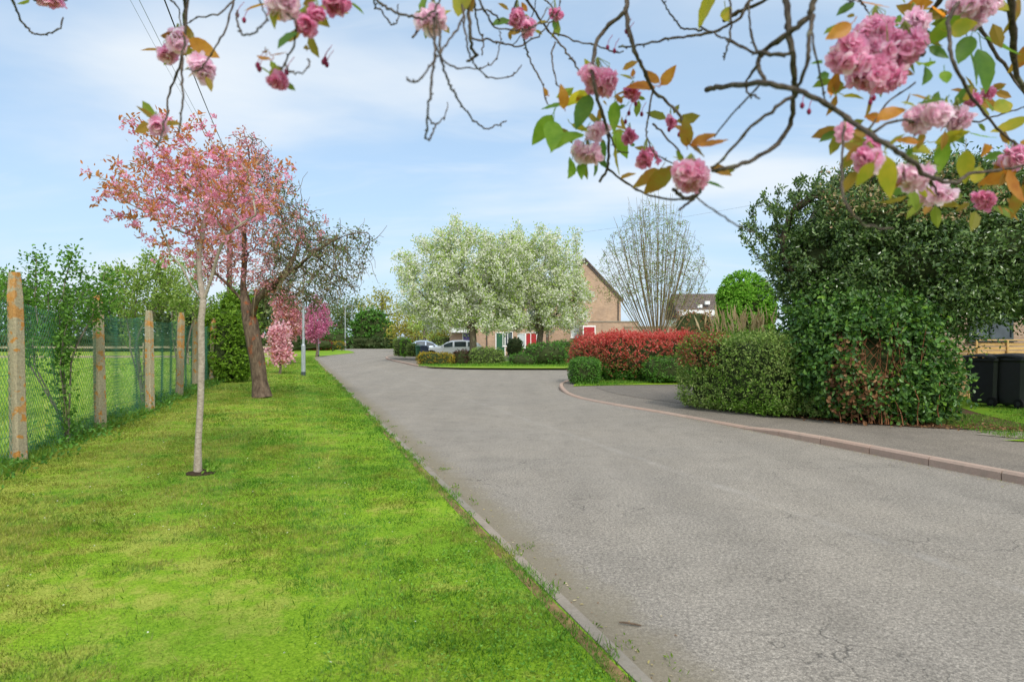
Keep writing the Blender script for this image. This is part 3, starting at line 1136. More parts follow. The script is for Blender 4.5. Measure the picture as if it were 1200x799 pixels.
# weeds at the fence foot
n = 6000
y = 4 + rng.random(n) * 21
x = FX(y) + rng.normal(size=n) * .2
Pp = np.stack([x, y, .05 + rng.random(n) ** 2 * .17 * (1 + .8 * Wob(8, 1.2)(np.stack([x, y, x * 0], 1)))], 1)
V, f = leaves(Pp, unit(runit(rng, n) + np.array([.1, -.1, .4])), unit(runit(rng, n) + np.array([0, 0, .8])), rng.uniform(.03, .085, n), rng.uniform(.02, .05, n), 'hex')
tag(mesh_np('fence_foot_weeds', V, f, M['L_green']), kind='stuff')
# clippings drying on the lawn, petals and dead leaves
n = 16000
y = 2.4 + rng.random(n) * 12
x = lx0(y) + rng.random(n) * (lx1(y) - lx0(y)) * .75
Pp = np.stack([x, y, np.full(n, .06)], 1)
k = Wob(31, 2.6)(Pp) + .7 * Wob(32, 9)(Pp) > .75
Pp = Pp[k] + rng.normal(size=(k.sum(), 3)) * np.array([.04, .04, .004])
m = len(Pp)
V, f = leaves(Pp, unit(runit(rng, m) * np.array([1, 1, .25])), unit(runit(rng, m) * .4 + np.array([0, 0, 1])), rng.uniform(.03, .07, m), rng.uniform(.004, .009, m), 'tri')
tag(mesh_np('grass_clippings', V, f, m_leaf('dry_clipping', ['#6e6f30', '#5a6428', '#7f7a44', '#4b5524'], .2)), kind='stuff')
n = 260
y = 2.6 + rng.random(n) ** 1.3 * 16
x = lx0(y) + rng.random(n) * (lx1(y) - lx0(y))
V, f = leaves(np.stack([x, y, np.full(n, .07)], 1), unit(runit(rng, n) * np.array([1, 1, .2])), unit(runit(rng, n) * .4 + np.array([0, 0, 1])), .012, .011, 'disc')
tag(mesh_np('fallen_petals', V, f, M['L_white']), kind='stuff')
# scraps in the gutters and on the tarmac
n = 1500
y = np.r_[3 + rng.random(n // 2) * 25, 5 + rng.random(n // 2) * 9]
x = np.r_[LX(y[:n // 2]) + .02 + rng.exponential(.12, n // 2), 7.76 - .3166 * y[n // 2:] - rng.exponential(.09, n // 2)]
V, f = leaves(np.stack([x, y, np.full(len(x), .006)], 1), unit(runit(rng, len(x)) * np.array([1, 1, .08])), unit(runit(rng, len(x)) * .3 + np.array([0, 0, 1])), rng.uniform(.01, .03, len(x)), rng.uniform(.006, .016, len(x)), 'quad')
tag(mesh_np('gutter_litter', V, f, m_leaf('gutter_scrap', ['#8a7a4a', '#b0a06a', '#6f7f35', '#c9bd96', '#7a5a3a'], .1)), kind='stuff')
n = 900
a = rng.random(n)
x = 5.4 + a * 3.6 + rng.normal(size=n) * .2
y = 12.45 - a * 2.0 + rng.normal(size=n) * .28
V, f = leaves(np.stack([x, y, np.full(n, .125)], 1), unit(runit(rng, n) * np.array([1, 1, .2])), unit(runit(rng, n) * .5 + np.array([0, 0, 1])), rng.uniform(.03, .08, n), rng.uniform(.02, .045, n), 'hex')
tag(mesh_np('leaf_litter', V, f, M['L_litter']), kind='stuff')
# a snapped twig on the road
q = G(738, 733)
mb = MB().tube([(q[0] - .055, q[1] + .02, .012), (q[0] - .02, q[1] + .004, .016), (q[0] + .02, q[1] - .002, .012), (q[0] + .06, q[1] - .018, .01)], [.004, .006, .006, .004], 6)
tag(mb.build('fallen_twig', M['bark_old']), 'short brown twig lying alone on the tarmac near the left edge', 'twig')

# ------------------------------------------------------------------ sky and sun
W = bpy.data.worlds.new("World")
S.world = W
W.use_nodes = True
nt = W.node_tree
nt.nodes.clear()
SUN_DIR = Vector((.25, -.75, .78)).normalized()
el = math.asin(SUN_DIR.z)
az = math.atan2(SUN_DIR.x, SUN_DIR.y)


def wn(typ, **kw):
    nd = nt.nodes.new(typ)
    for k, v in kw.items():
        setattr(nd, k, v)
    return nd


out = wn('ShaderNodeOutputWorld')
bg = wn('ShaderNodeBackground')
bg.inputs['Strength'].default_value = .12
sky = wn('ShaderNodeTexSky')
sky.sky_type = 'NISHITA'
sky.sun_disc = False
sky.sun_elevation = el
sky.sun_rotation = az
sky.air_density = 1.0
sky.dust_density = .6
sky.ozone_density = 2.0
tc = wn('ShaderNodeTexCoord')
sep = wn('ShaderNodeSeparateXYZ')
nt.links.new(tc.outputs['Generated'], sep.inputs[0])


def wm(op, a, b=0.0, clamp=False):
    m = wn('ShaderNodeMath', operation=op)
    m.use_clamp = clamp
    for v, k in ((a, 0), (b, 1)):
        if hasattr(v, 'is_linked'):
            nt.links.new(v, m.inputs[k])
        else:
            m.inputs[k].default_value = v
    return m.outputs[0]


# high streaky cloud on a flat layer far overhead
den = wm('MAXIMUM', wm('ADD', sep.outputs['Z'], .22), .05)
cb = wn('ShaderNodeCombineXYZ')
nt.links.new(wm('DIVIDE', sep.outputs['X'], den), cb.inputs[0])
nt.links.new(wm('DIVIDE', sep.outputs['Y'], den), cb.inputs[1])


def cloud(scale, rotz, sc, detail, rough, lo, hi, dist=.6, off=(0, 0, 0)):
    mp = wn('ShaderNodeMapping')
    mp.inputs['Scale'].default_value = sc
    mp.inputs['Rotation'].default_value = (0, 0, rotz)
    mp.inputs['Location'].default_value = off
    nt.links.new(cb.outputs[0], mp.inputs[0])
    nz = wn('ShaderNodeTexNoise')
    nz.inputs['Scale'].default_value = scale
    nz.inputs['Detail'].default_value = detail
    nz.inputs['Roughness'].default_value = rough
    nz.inputs['Distortion'].default_value = dist
    nt.links.new(mp.outputs[0], nz.inputs['Vector'])
    r = wn('ShaderNodeMapRange')
    r.interpolation_type = 'SMOOTHSTEP'
    r.inputs['From Min'].default_value = lo
    r.inputs['From Max'].default_value = hi
    nt.links.new(nz.outputs['Fac'], r.inputs[0])
    return r.outputs[0]


CLO, CHI, COFF = .40, .66, (14.3, 3.3, 0)
c1 = cloud(.95, RAD(14), (.6, 1.25, 1), 6, .5, CLO, CHI, .35, COFF)
c2 = cloud(2.6, RAD(20), (.4, 1.5, 1), 8, .6, .46, .8, .6, (0.4, 5.2, 0))
hz = wn('ShaderNodeMapRange')
hz.inputs['From Min'].default_value = .0
hz.inputs['From Max'].default_value = .26
hz.inputs['To Min'].default_value = .88
hz.inputs['To Max'].default_value = .58
nt.links.new(sep.outputs['Z'], hz.inputs[0])
low = wn('ShaderNodeMapRange')
low.inputs['From Min'].default_value = .0
low.inputs['From Max'].default_value = .17
low.inputs['To Min'].default_value = .3
low.inputs['To Max'].default_value = .85
nt.links.new(sep.outputs['Z'], low.inputs[0])
f1 = wm('MAXIMUM', wm('MULTIPLY', c1, low.outputs[0]), wm('MULTIPLY', c2, .42))
# unseen bright cloud added round the sun, behind the camera, as fill light
dt = wn('ShaderNodeVectorMath', operation='DOT_PRODUCT')
nt.links.new(tc.outputs['Generated'], dt.inputs[0])
dt.inputs[1].default_value = tuple(SUN_DIR)
glow = wm('POWER', wm('MAXIMUM', dt.outputs['Value'], 0.0), 2.0)
fac = wm('MINIMUM', wm('MAXIMUM', f1, glow), .95)
veil = wn('ShaderNodeMix', data_type='RGBA')
nt.links.new(hz.outputs[0], veil.inputs[0])
nt.links.new(sky.outputs[0], veil.inputs[6])
veil.inputs[7].default_value = (3.05, 4.15, 5.3, 1)
mixc = wn('ShaderNodeMix', data_type='RGBA')
nt.links.new(fac, mixc.inputs[0])
nt.links.new(veil.outputs[2], mixc.inputs[6])
cc = wn('ShaderNodeMix', data_type='RGBA')
nt.links.new(glow, cc.inputs[0])
cc.inputs[6].default_value = (5.0, 5.3, 5.55, 1)
cc.inputs[7].default_value = (12.5, 12.2, 11.6, 1)
nt.links.new(cc.outputs[2], mixc.inputs[7])
nt.links.new(mixc.outputs[2], bg.inputs[0])
nt.links.new(bg.outputs[0], out.inputs[0])

sl = bpy.data.lights.new('sun', 'SUN')
sl.energy = 1.65
sl.angle = RAD(7)
sl.color = (1.0, .955, .88)
so = bpy.data.objects.new('sun', sl)
COL.objects.link(so)
so.rotation_euler = SUN_DIR.to_track_quat('Z', 'Y').to_euler()
so.location = (20, -20, 40)

cd = bpy.data.cameras.new('camera')
cd.lens = 24.0
cd.sensor_width = 36.0
cd.clip_start = .05
cd.clip_end = 4000
cd.shift_y = -1.5 / 1200
cd.dof.use_dof = True
cd.dof.focus_distance = 14.0
cd.dof.aperture_fstop = 4.5
co = bpy.data.objects.new('camera', cd)
COL.objects.link(co)
co.location = (0, 0, CAM)
co.rotation_euler = (RAD(90), 0, 0)
S.camera = co
S.view_settings.view_transform = 'Standard'
S.view_settings.look = 'None'
S.view_settings.gamma = 1.0
S.view_settings.exposure = .6
S.cycles.max_bounces = 6
S.cycles.transparent_max_bounces = 4
S.cycles.use_denoising = True
# ------------------------------------------------------------------ trees
def make_tree(name, label, cat, base, path, ells, n_att, step, infl, kill, r_tip, r_base, bark, layers, seed, group=None,
              trop=(0, 0, .05), nside=6, hollow=0.0, flare=1.35, jit=.15, extra_att=None, smooth=True, limb=1.0, ntrunk=0):
    """trunk + crown layers. path: starting skeleton; layers: (part name, material, count, L, W, kind, spread, droop, sel, thr)"""
    rng = np.random.default_rng(seed)
    th = thing(name, label, cat, base, group)
    att = ell_points(rng, n_att, ells, hollow=hollow)
    if extra_att is not None:
        att = np.concatenate([att, np.asarray(extra_att, float)])
    nodes, par = grow(path, att, step, infl, kill, rng, trop, jit=jit)
    rad = radii(par, r_tip, r_base)
    if limb != 1:
        lm = np.where(np.arange(len(rad)) > ntrunk, limb, 1.0)
        rad = np.maximum(rad * lm, r_tip)
    k = np.clip(1 - (nodes[:, 2] - base[2]) / (r_base * 2.2), 0, 1)
    rad2 = rad * (1 + (flare - 1) * k ** 1.5)
    nodes_d = nodes + np.random.default_rng(seed + 1).normal(size=nodes.shape) * rad[:, None] * .12
    nodes_d[0] = nodes[0]
    V, Fs = tree_mesh(nodes_d, par, rad2, nside)
    mesh_np('trunk', V, Fs, bark, th, smooth)
    for (pn, mat, cnt, L, Wd, kind, spread, droop, sel, thr) in layers:
        X, d = twig_points(rng, nodes_d, par, rad, cnt, thr * r_tip, spread, sel)
        D = unit(d * .5 + runit(rng, cnt) * .8 + np.array([0, 0, droop]))
        V, Fs = leaves(X, D, unit(runit(rng, cnt) * .8 + np.array([0, 0, .7])), L * rng.uniform(.6, 1.3, cnt), Wd * rng.uniform(.6, 1.3, cnt), kind)
        mesh_np(pn, V, Fs, mat, th)
    world_kids(th)
    return th, nodes_d, par, rad


def path_of(pts):
    """a single stem"""
    return [(p, i - 1) for i, p in enumerate(pts)]


def add_limb(path, start, pts):
    path = list(path)
    q = start
    for p in pts:
        path.append((p, q))
        q = len(path) - 1
    return path


def puffs(rng, X, per, r, size):
    """little balls of petals at the points"""
    m = len(X)
    P0 = np.repeat(X, per, 0)
    o = runit(rng, m * per)
    return leaves(P0 + o * r * rng.uniform(.3, 1, (m * per, 1)), unit(o + runit(rng, m * per) * .5), runit(rng, m * per), size * rng.uniform(.7, 1.3, m * per), size * .9, 'quad')


# --- the young pink cherry on the verge
Y0 = G(232, 555, .045)[1]
B = G(232, 555, .045)
pth = path_of([B, P(233, 520, Y0), P(235, 470, Y0), P(235, 420, Y0), P(236, 375, Y0), P(238, 352, Y0)])
pth = add_limb(pth, 5, [P(224, 335, Y0 - .1), P(213, 313, Y0 - .15), P(199, 298, Y0 - .2)])
pth = add_limb(pth, 5, [P(235, 325, Y0 + .1), P(232, 300, Y0 + .15), P(229, 277, Y0 + .2)])
pth = add_limb(pth, 5, [P(247, 328, Y0 - .05), P(256, 298, Y0 - .1), P(266, 275, Y0 - .15), P(283, 262, Y0 - .2), P(300, 252, Y0 - .25)])
pth = add_limb(pth, 10, [P(240, 260, Y0 + .3), P(244, 240, Y0 + .3)])
ells = [pe(222, 225, 78, 62, .95, Y0), pe(270, 215, 62, 55, .8, Y0), pe(170, 220, 50, 52, .6, Y0), pe(170, 160, 26, 42, .35, Y0),
        pe(135, 235, 28, 45, .35, Y0), pe(150, 128, 10, 14, .15, Y0), pe(215, 155, 38, 30, .5, Y0), pe(118, 205, 18, 20, .2, Y0),
        pe(322, 222, 22, 28, .3, Y0), pe(345, 205, 8, 14, .15, Y0), pe(200, 285, 45, 26, .5, Y0), pe(262, 290, 30, 25, .4, Y0), pe(225, 190, 60, 40, .7, Y0)]
young, nd, pr, rd = make_tree('cherry_tree', 'young pink cherry with copper leaves and a slim pale straight trunk', 'tree', B, pth, ells, 560, .085, .6, .12,
                              .0032, .037, M['bark_young'], [('leaves', M['L_copper'], 2800, .062, .027, 'hex', .035, .1, None, 2.4)], 101, trop=(0, 0, .12), nside=7, jit=.12)
rng = np.random.default_rng(5)
inner_sel = lambda X: (rng.random(len(X)) < np.clip(1.25 - np.abs(px_of(X)[0] - 228) / 150, .12, 1))
X, d = twig_points(rng, nd, pr, rd, 430, .0072, .03, inner_sel)
X = np.repeat(X, 2, 0) + rng.normal(size=(860, 3)) * .026
X = X - np.array([0, 0, .03])
V, f = puffs(rng, X, 13, .017, .026)
mesh_np('blossom', V, f, M['L_pink'], young)
world_kids(young)
# bare soil and suckers round its foot
mb = MB()
V, f = ico(3)
w = Wob(3, 14)
V2 = V * np.array([.16, .14, .035])
V2[:, 2] += w(V) * .012
mb.add(V2 + np.array([B[0] + .03, B[1], .045]), f)
tag(mb.build('soil_patch', m_plain('dark_soil', srgb('#3a3026'), .95, .1, .4, 40), smooth=True), kind='structure')
n = 60
Pp = np.array([B[0] + .1, B[1] + .02, .07]) + rng.normal(size=(n, 3)) * np.array([.06, .05, .04])
V, f = leaves(Pp, unit(runit(rng, n) + np.array([0, 0, .8])), runit(rng, n), .05, .03, 'hex')
mesh_np('sucker_leaves', V, f, M['L_bright'], young)
world_kids(young)

# --- the old leaning cherry
B = G(307, 466, .045)
Yo = B[1]
pth = path_of([B, P(304, 445, Yo), P(301, 420, Yo), P(297, 398, Yo), P(292, 375, Yo), P(289, 358, Yo)])
pth = add_limb(pth, 5, [P(279, 346, Yo), P(265, 332, Yo - .2), P(250, 318, Yo - .3), P(240, 300, Yo - .3)])
pth = add_limb(pth, 5, [P(285, 335, Yo + .2), P(287, 300, Yo + .3), P(285, 265, Yo + .3), P(285, 235, Yo + .2), P(287, 205, Yo + .1)])
i_up = 11
pth = add_limb(pth, 4, [P(300, 352, Yo - .2), P(316, 338, Yo - .4), P(332, 325, Yo - .6), P(350, 312, Yo - .7), P(368, 296, Yo - .8), P(390, 282, Yo - .9), P(412, 274, Yo - .9), P(428, 273, Yo - .9)])
pth = add_limb(pth, 17, [P(345, 300, Yo - .2), P(350, 282, Yo + .1)])
ells = [pe(290, 200, 34, 48, 1.0, Yo), pe(283, 165, 14, 18, .4, Yo), pe(262, 250, 45, 60, 1.3, Yo), pe(320, 240, 36, 44, 1.2, Yo), pe(250, 305, 40, 30, 1.0, Yo),
        pe(350, 285, 50, 38, 1.6, Yo), pe(395, 305, 36, 42, 1.5, Yo), pe(420, 290, 20, 28, .7, Yo), pe(365, 335, 45, 32, 1.5, Yo), pe(318, 310, 40, 40, 1.3, Yo), pe(300, 180, 18, 28, .5, Yo)]
lf = lambda X: (px_of(X)[0] < 322 + 14 * np.sin(X[:, 2] * 5)) | ((px_of(X)[0] < 375) & (px_of(X)[1] < 285) & (rng.random(len(X)) < .35))
rt = lambda X: px_of(X)[0] > 318
old, nd, pr, rd = make_tree('old_cherry_tree', 'old leaning cherry with a thick reddish brown trunk and tangled grey twigs', 'tree', B, pth, ells, 1900, .15, 1.3, .17,
                            .008, .205, M['bark_old'], [('leaves', M['L_far'], 4200, .075, .045, 'quad', .12, -.1, rt, 2.4),
                                                      ('copper_leaves', M['L_copper'], 1800, .085, .04, 'quad', .10, 0, lf, 2.4)], 131, trop=(0, 0, -.02), nside=6, jit=.28, limb=.62, ntrunk=5)
X, d = twig_points(rng, nd, pr, rd, 1350, .02, .12, lf)
V, f = puffs(rng, X, 6, .045, .062)
mesh_np('blossom', V, f, M['L_mauve'], old)
# drooping bare twigs on the right-hand side
e = np.where((rd < .02) & (px_of(nd)[0] > 300))[0]
mb = MB()
for i in rng.choice(e, 1100):
    L = rng.uniform(.2, .7)
    a = nd[i]
    dx, dy = np.clip(rng.normal(size=2), -1.6, 1.6) * .5
    dzz, cv = np.clip(rng.normal(), -1.5, 1.5) * .4 - .1, np.clip(rng.normal(), -1.5, 1.5) * .5 - .2
    pts = [a + np.array([dx * t, dy * t, dzz * t + cv * t * t]) * L + rng.normal(size=3) * .03 * t for t in np.linspace(0, 1, 5)]
    mb.tube(pts, [.009, .0085, .0075, .0065, .005], 3, False)
mb.build('fine_twigs', M['twig_grey'], old, True)
world_kids(old)


# --- the row of small cherries beyond
def small_cherry(px, py, top, crown, mat, label, seed, n=420, rb=.06, lm=None, droop=-.1, trop=(0, 0, .05)):
    B = G(px, py, .045)
    Yc = B[1]
    k = Yc / F
    cb = max(c[1] + c[3] for c in crown)
    pth = path_of([B, P(px + 1, py - (py - cb) * .5, Yc), P(px, cb - 2, Yc), P(px, cb - (cb - top) * .25, Yc)])
    t, nd, pr, rd = make_tree('cherry_tree', label, 'tree', B, pth, [pe(*c, c[2] * k, Yc) for c in crown], 200, .22, 1.5, .3, .008, rb, M['bark_cherry'],
                              [('leaves', lm or M['L_copper'], 500, .12, .06, 'quad', .15, 0, None, 3)], seed, 'cherries in a row along the verge', trop, 5)
    r = np.random.default_rng(seed)
    X, d = twig_points(r, nd, pr, rd, n, .03, .16)
    V, f = puffs(r, X, 6, .10, .13)
    mesh_np('blossom', V, f, mat, t)
    world_kids(t)


young['group'] = 'cherries in a row along the verge'
small_cherry(328, 438, 380, [(326, 392, 11, 12), (322, 408, 9, 12), (334, 412, 8, 12)], M['L_palepink'], 'smallest weeping cherry, pale pink and low, nearest the grey lamp post', 201, 260, .05)
small_cherry(339, 427, 335, [(336, 365, 16, 30), (346, 380, 12, 20)], M['L_mauve'], 'upright dusty pink cherry just behind the grey lamp post', 202, 620, .09)
small_cherry(371, 418, 340, [(371, 372, 16, 28), (366, 388, 20, 12), (380, 380, 11, 13)], M['L_deep'], 'deep pink cherry at the far end of the verge before the bend', 203, 900, .1, M['L_deep'])


# --- shrubs and trees behind the wire fence
def bushy(name, label, Y, px, py, crowns, seed, leafm, nleaf, L, Wd, stems=3, rb=.03, rt=.004, natt=260, step=.16, bark=None, kind='hex', z0=.03, group=None, spread=.08, flower=None, cat='shrub', thr=3, infl=1.2, kill=.22, trop=(0, 0, .08), dryy=1.0):
    r = np.random.default_rng(seed)
    B = (P(px, py, Y)[0], Y, z0)
    top = min(c[1] for c in crowns)
    pth = [(B, -1)]
    for s in range(stems):
        a = r.normal(size=2) * .12
        hgt = (P(px, top, Y)[2] - z0)
        pth = add_limb(pth, 0, [(B[0] + a[0] * .5, B[1] + a[1] * .5, z0 + hgt * .18), (B[0] + a[0] * 1.6, B[1] + a[1] * 1.6, z0 + hgt * .42)])
    k = Y / F
    t, nd, pr, rd = make_tree(name, label, cat, B, pth, [pe(c[0], c[1], c[2], c[3], max(c[2], c[3]) * k * dryy, Y, (c[4] if len(c) > 4 else 0)) for c in crowns], natt, step, infl, kill, rt, rb, bark or M['bark_grey'],
                              [('leaves', leafm, nleaf, L, Wd, kind, spread, .1, None, thr)], seed, group, trop, 5, flare=1.0)
    if flower:
        X, d = twig_points(r, nd, pr, rd, flower[1], thr * rt, spread)
        V, f = puffs(r, X, 5, flower[2], flower[2] * 1.3)
        mesh_np('blossom', V, f, flower[0], t)
        world_kids(t)
    return t, nd, pr, rd


bushy('hawthorn_shrub', 'many stemmed hawthorn behind the wire, between the two nearest fence posts', 10.0, 80, 505, [(75, 345, 45, 40), (85, 305, 22, 26), (40, 300, 22, 14), (110, 350, 35, 35), (25, 345, 30, 25), (130, 330, 22, 24)], 301, M['L_hawthorn'], 4600, .055, .04, 8, .035, .0045, 420, .13)
bushy('hawthorn_shrub', 'loose hawthorn behind the fence at the very left edge', 11.5, -60, 505, [(-60, 350, 60, 55), (-10, 345, 35, 50), (-90, 320, 50, 50)], 302, M['L_hawthorn'], 4600, .06, .042, 8, .04, .005, 380, .16)
bushy('hawthorn_shrub', 'pale leaved shrub leaning over the third fence post', 15.5, 168, 470, [(160, 345, 36, 32), (185, 325, 30, 30), (135, 325, 20, 25), (205, 345, 25, 25), (175, 310, 14, 18)], 303, M['L_pale'], 5500, .07, .045, 6, .05, .006, 380, .18)
bushy('hawthorn_shrub', 'straggling bush behind the fourth fence post with thin bare stems', 20, 212, 450, [(212, 330, 30, 30), (235, 350, 22, 25), (225, 310, 18, 22)], 304, M['L_pale'], 2800, .08, .05, 6, .05, .006, 300, .2)
n = 40
conif = hedge_mesh('conifer_bush', [dict(c=P(267, 405, 24.5), r=(.85, .9, 1.55), p=2.2, amp=.16, freq=2.2, seed=4), dict(c=P(275, 378, 25.2), r=(.6, .7, 1.4), p=2, amp=.15, seed=5)], 17000, .12, .06,
                   [M['shade_core'], m_leaf('conifer_spray', ['#5d7f1f', '#73962a', '#87a838', '#4a6c1c'], .35)], 41, 'hex', .3, .25, .74, spiky=.3)
tag(conif, 'bushy yellow green conifer at the end of the wire fence behind the leaning trunk', 'bush')


# distant trees: crown outlines in photo pixels
def far_tree(label, px, Y, crowns, seed, leafm, nleaf, L, name='tree', rb=.25, natt=220, group='trees on the skyline', step=None, bark=None, thr=3, flower=None, trop=(0, 0, .06), zb=.0, rt=None, spread=None):
    k = Y / F
    B = (P(px, HZ, Y)[0], Y, zb)
    cb = max(c[1] + c[3] * .6 for c in crowns)
    top = min(c[1] for c in crowns)
    pth = path_of([B, P(px, (HZ + 1200 / Y + cb) / 2, Y), P(px, cb, Y), P(px, cb * .6 + top * .4, Y)])
    st = step or 7 * k
    t, nd, pr, rd = make_tree(name, label, 'tree', B, pth, [pe(c[0], c[1], c[2], c[3], c[2] * k, Y) for c in crowns], natt, st, st * 8, st * 1.3, rt or .28 * k, rb, bark or M['bark_grey'],
                              [('leaves', leafm, nleaf, L, L * .7, 'quad', spread or st * .8, .05, None, thr)], seed, group, trop, 5)
    return t


far_tree('bare limbed tree above the dark evergreen at the road bend', 447, 150, [(447, 352, 18, 16), (438, 365, 22, 16), (462, 362, 16, 18)], 401, M['L_willow'], 1500, .5, rb=.5)
far_tree('thin twiggy tree just left of the dark evergreen', 400, 160, [(400, 368, 26, 18), (418, 360, 18, 14), (385, 375, 20, 16)], 402, M['L_far'], 2600, .6, rb=.5)
far_tree('yellow green willow behind the clipped hedges', 488, 92, [(480, 378, 26, 16), (505, 372, 20, 14), (470, 388, 18, 14), (515, 388, 16, 12), (492, 392, 26, 10)], 403, M['L_willow'], 4200, .32, rb=.3, natt=300)
far_tree('golden leaved tree beside the far end of the brick terrace', 520, 80, [(520, 380, 14, 16), (512, 392, 12, 10)], 404, M['L_willow'], 1500, .3, rb=.2)
far_tree('pale tree at the left of the bend beyond the pink row', 352, 120, [(350, 378, 22, 18), (372, 382, 18, 14)], 405, M['L_far'], 2600, .5, rb=.4)
hz_list = [(20, 110, 40, 40, 'L_fardark', 'dark round tree across the field at the far left'), (75, 120, 34, 34, 'L_far', 'soft green tree across the field behind the many stemmed hawthorn'),
           (130, 105, 34, 28, 'L_fardark', 'broad dark tree across the field left of the third post'), (185, 100, 30, 30, 'L_far', 'pale tree across the field behind the third post'),
           (226, 90, 26, 26, 'L_fardark', 'dark tree across the field behind the fourth post'), (300, 80, 30, 34, 'L_far', 'grey green tree behind the leaning trunk'), (-40, 100, 40, 46, 'L_far', 'tall soft green tree across the field beyond the left edge')]
for i, (px, Y, rx, rz, mt, lab) in enumerate(hz_list):
    r = np.random.default_rng(500 + i)
    far_tree(lab, px, Y, [(px, 398 - rz * .9, rx, rz), (px + r.uniform(-.6, .6) * rx, 398 - rz * 1.4, rx * .6, rz * .6), (px + r.uniform(-.8, .8) * rx, 392 - rz * .3, rx * .8, rz * .4)], 510 + i, M[mt], 2600, .55, rb=.35, natt=200, group='trees across the field')
# dark ivy covered trees at the bend, as clumps on one trunk each
ev = thing('evergreen_tree', 'large dark ivy covered evergreen at the far bend of the road', 'tree', (P(436, HZ, 122)[0], 122, 0))
hedge_mesh('crown', [dict(c=P(434, 383, 122), r=(2.9, 2.6, 3.0), p=2.2, amp=.55, freq=.7, seed=3), dict(c=P(424, 391, 121), r=(2.0, 2, 2.2), p=2.2, amp=.5, freq=.8, seed=4), dict(c=P(448, 390, 121), r=(2.4, 2.2, 2.0), p=2.2, amp=.5, freq=.8, seed=5)], 9000, .42, .3,
           [M['shade_core'], M['L_green']], 42, 'quad', .9, .2, .85, spiky=.25, parent=ev)
mb = MB().tube([(P(436, HZ, 122)[0], 122, 0), (P(436, HZ, 122)[0], 122, 3)], .3, 7)
mb.build('trunk', M['bark_dark'], ev)
world_kids(ev)
far_bushes = [('long rough green hedge bank beyond the bend', 'hedge', [dict(c=P(432, 402, 119), r=(6.5, 1.2, 1.1), p=2.6, amp=.35, seed=7)], 'L_fardark', 2500, .35),
              ('dark red hedge at the end of the verge', 'hedge', [dict(c=P(363, 404.5, 96), r=(3.1, 1.2, .85), p=3, amp=.15, seed=8)], 'L_redfar', 1800, .22),
              ('bright yellow clipped hedge next to the far lamp post', 'hedge', [dict(c=P(393, 405.4, 97), r=(1.5, .7, .62), p=3.5, amp=.08, seed=9)], 'L_yellow', 1300, .16),
              ('dark green low bushes beyond the yellow hedge', 'bush', [dict(c=P(385, 398, 112), r=(4, 1.4, 1.6), p=2.4, amp=.4, seed=10)], 'L_green', 1800, .3),
              ('rough brambly hedge across the far side of the field', 'hedge', [dict(c=(-50, 88, .9), r=(30, 1.5, 1.2), p=3, amp=.35, seed=11, rz=.05)], 'L_fardark', 5000, .4)]
for i, (lab, cat, bl, mt, nn, L) in enumerate(far_bushes):
    tag(hedge_mesh('clipped_hedge' if 'clipped' in lab else ('bush' if cat == 'bush' else 'hedge'), bl, nn, L, L * .7, [M['shade_core'], M[mt]], 60 + i, 'quad', .3, .2, .88, zmin=.03, sub=3), lab, cat)

# --- the two white flowering pears, and the far small one
def white_tree(px, ybase, Y, crowns, label, seed, nleaf=9000, nfl=9000, rb=.24, lead=(0, 0)):
    rs = random.Random(seed)
    crowns = list(crowns) + [(c[0] + rs.uniform(-.8, .8) * c[2], c[1] - c[3] * rs.uniform(.75, 1.12), rs.uniform(5, 9), rs.uniform(8, 15)) for c in crowns if c[1] < 350 for _ in range(2)]
    B = (P(px, HZ, Y)[0], Y, .09)
    pth = path_of([B, P(px, 412, Y), P(px, 400, Y), P(px + lead[0], 388, Y)])
    k = Y / F
    for dx, dz in ((-34, -26), (30, -28), (-10, -48), (12, -40)):
        pth = add_limb(pth, 3, [P(px + lead[0] + dx * .4, 388 + dz * .5, Y + random.Random(seed + dx).uniform(-.7, .7)), P(px + lead[0] + dx, 388 + dz, Y + random.Random(seed + dz).uniform(-1.2, 1.2))])
    t, nd, pr, rd = make_tree('pear_tree', label, 'tree', B, pth, [pe(c[0], c[1], c[2], c[3], c[2] * k * .9, Y) for c in crowns], 900, .33, 2.2, .42, .011, rb, M['bark_cherry'],
                              [('leaves', M['L_pear'], nleaf, .16, .10, 'quad', .24, .2, None, 3)], seed, 'white flowering pears outside the brick terrace', (0, 0, .1), 6)
    r = np.random.default_rng(seed + 3)
    X, d = twig_points(r, nd, pr, rd, nfl, .034, .2)
    V, f = puffs(r, X, 3, .07, .135)
    mesh_np('blossom', V, f, M['L_white'], t)
    world_kids(t)


white_tree(554, 412, 46, [(545, 335, 52, 55), (500, 335, 36, 45), (575, 320, 40, 52), (598, 315, 30, 48), (595, 372, 26, 16), (552, 285, 32, 28), (478, 315, 24, 22), (470, 345, 16, 24), (503, 305, 28, 28), (490, 345, 24, 34), (525, 295, 32, 28), (520, 370, 44, 21), (578, 374, 42, 20), (510, 285, 12, 12)], 'white flowering pear on the left, its trunk hiding part of the white car', 601, 18000, 10500)
white_tree(633, 412, 48.5, [(640, 338, 48, 48), (610, 305, 36, 40), (668, 340, 30, 38), (635, 285, 28, 22), (655, 300, 30, 26), (590, 345, 34, 40), (652, 378, 42, 15), (602, 377, 32, 16), (605, 278, 12, 12), (685, 350, 14, 18)], 'white flowering pear on the right, in front of the red door', 602, 17000, 9600, .22)
far_tree('slim grey trunked pear between the willow and the white car', 497, 66, [(500, 372, 14, 16), (490, 380, 12, 10), (510, 382, 10, 10)], 603, M['L_pear'], 1600, .22, rb=.16, group=None)

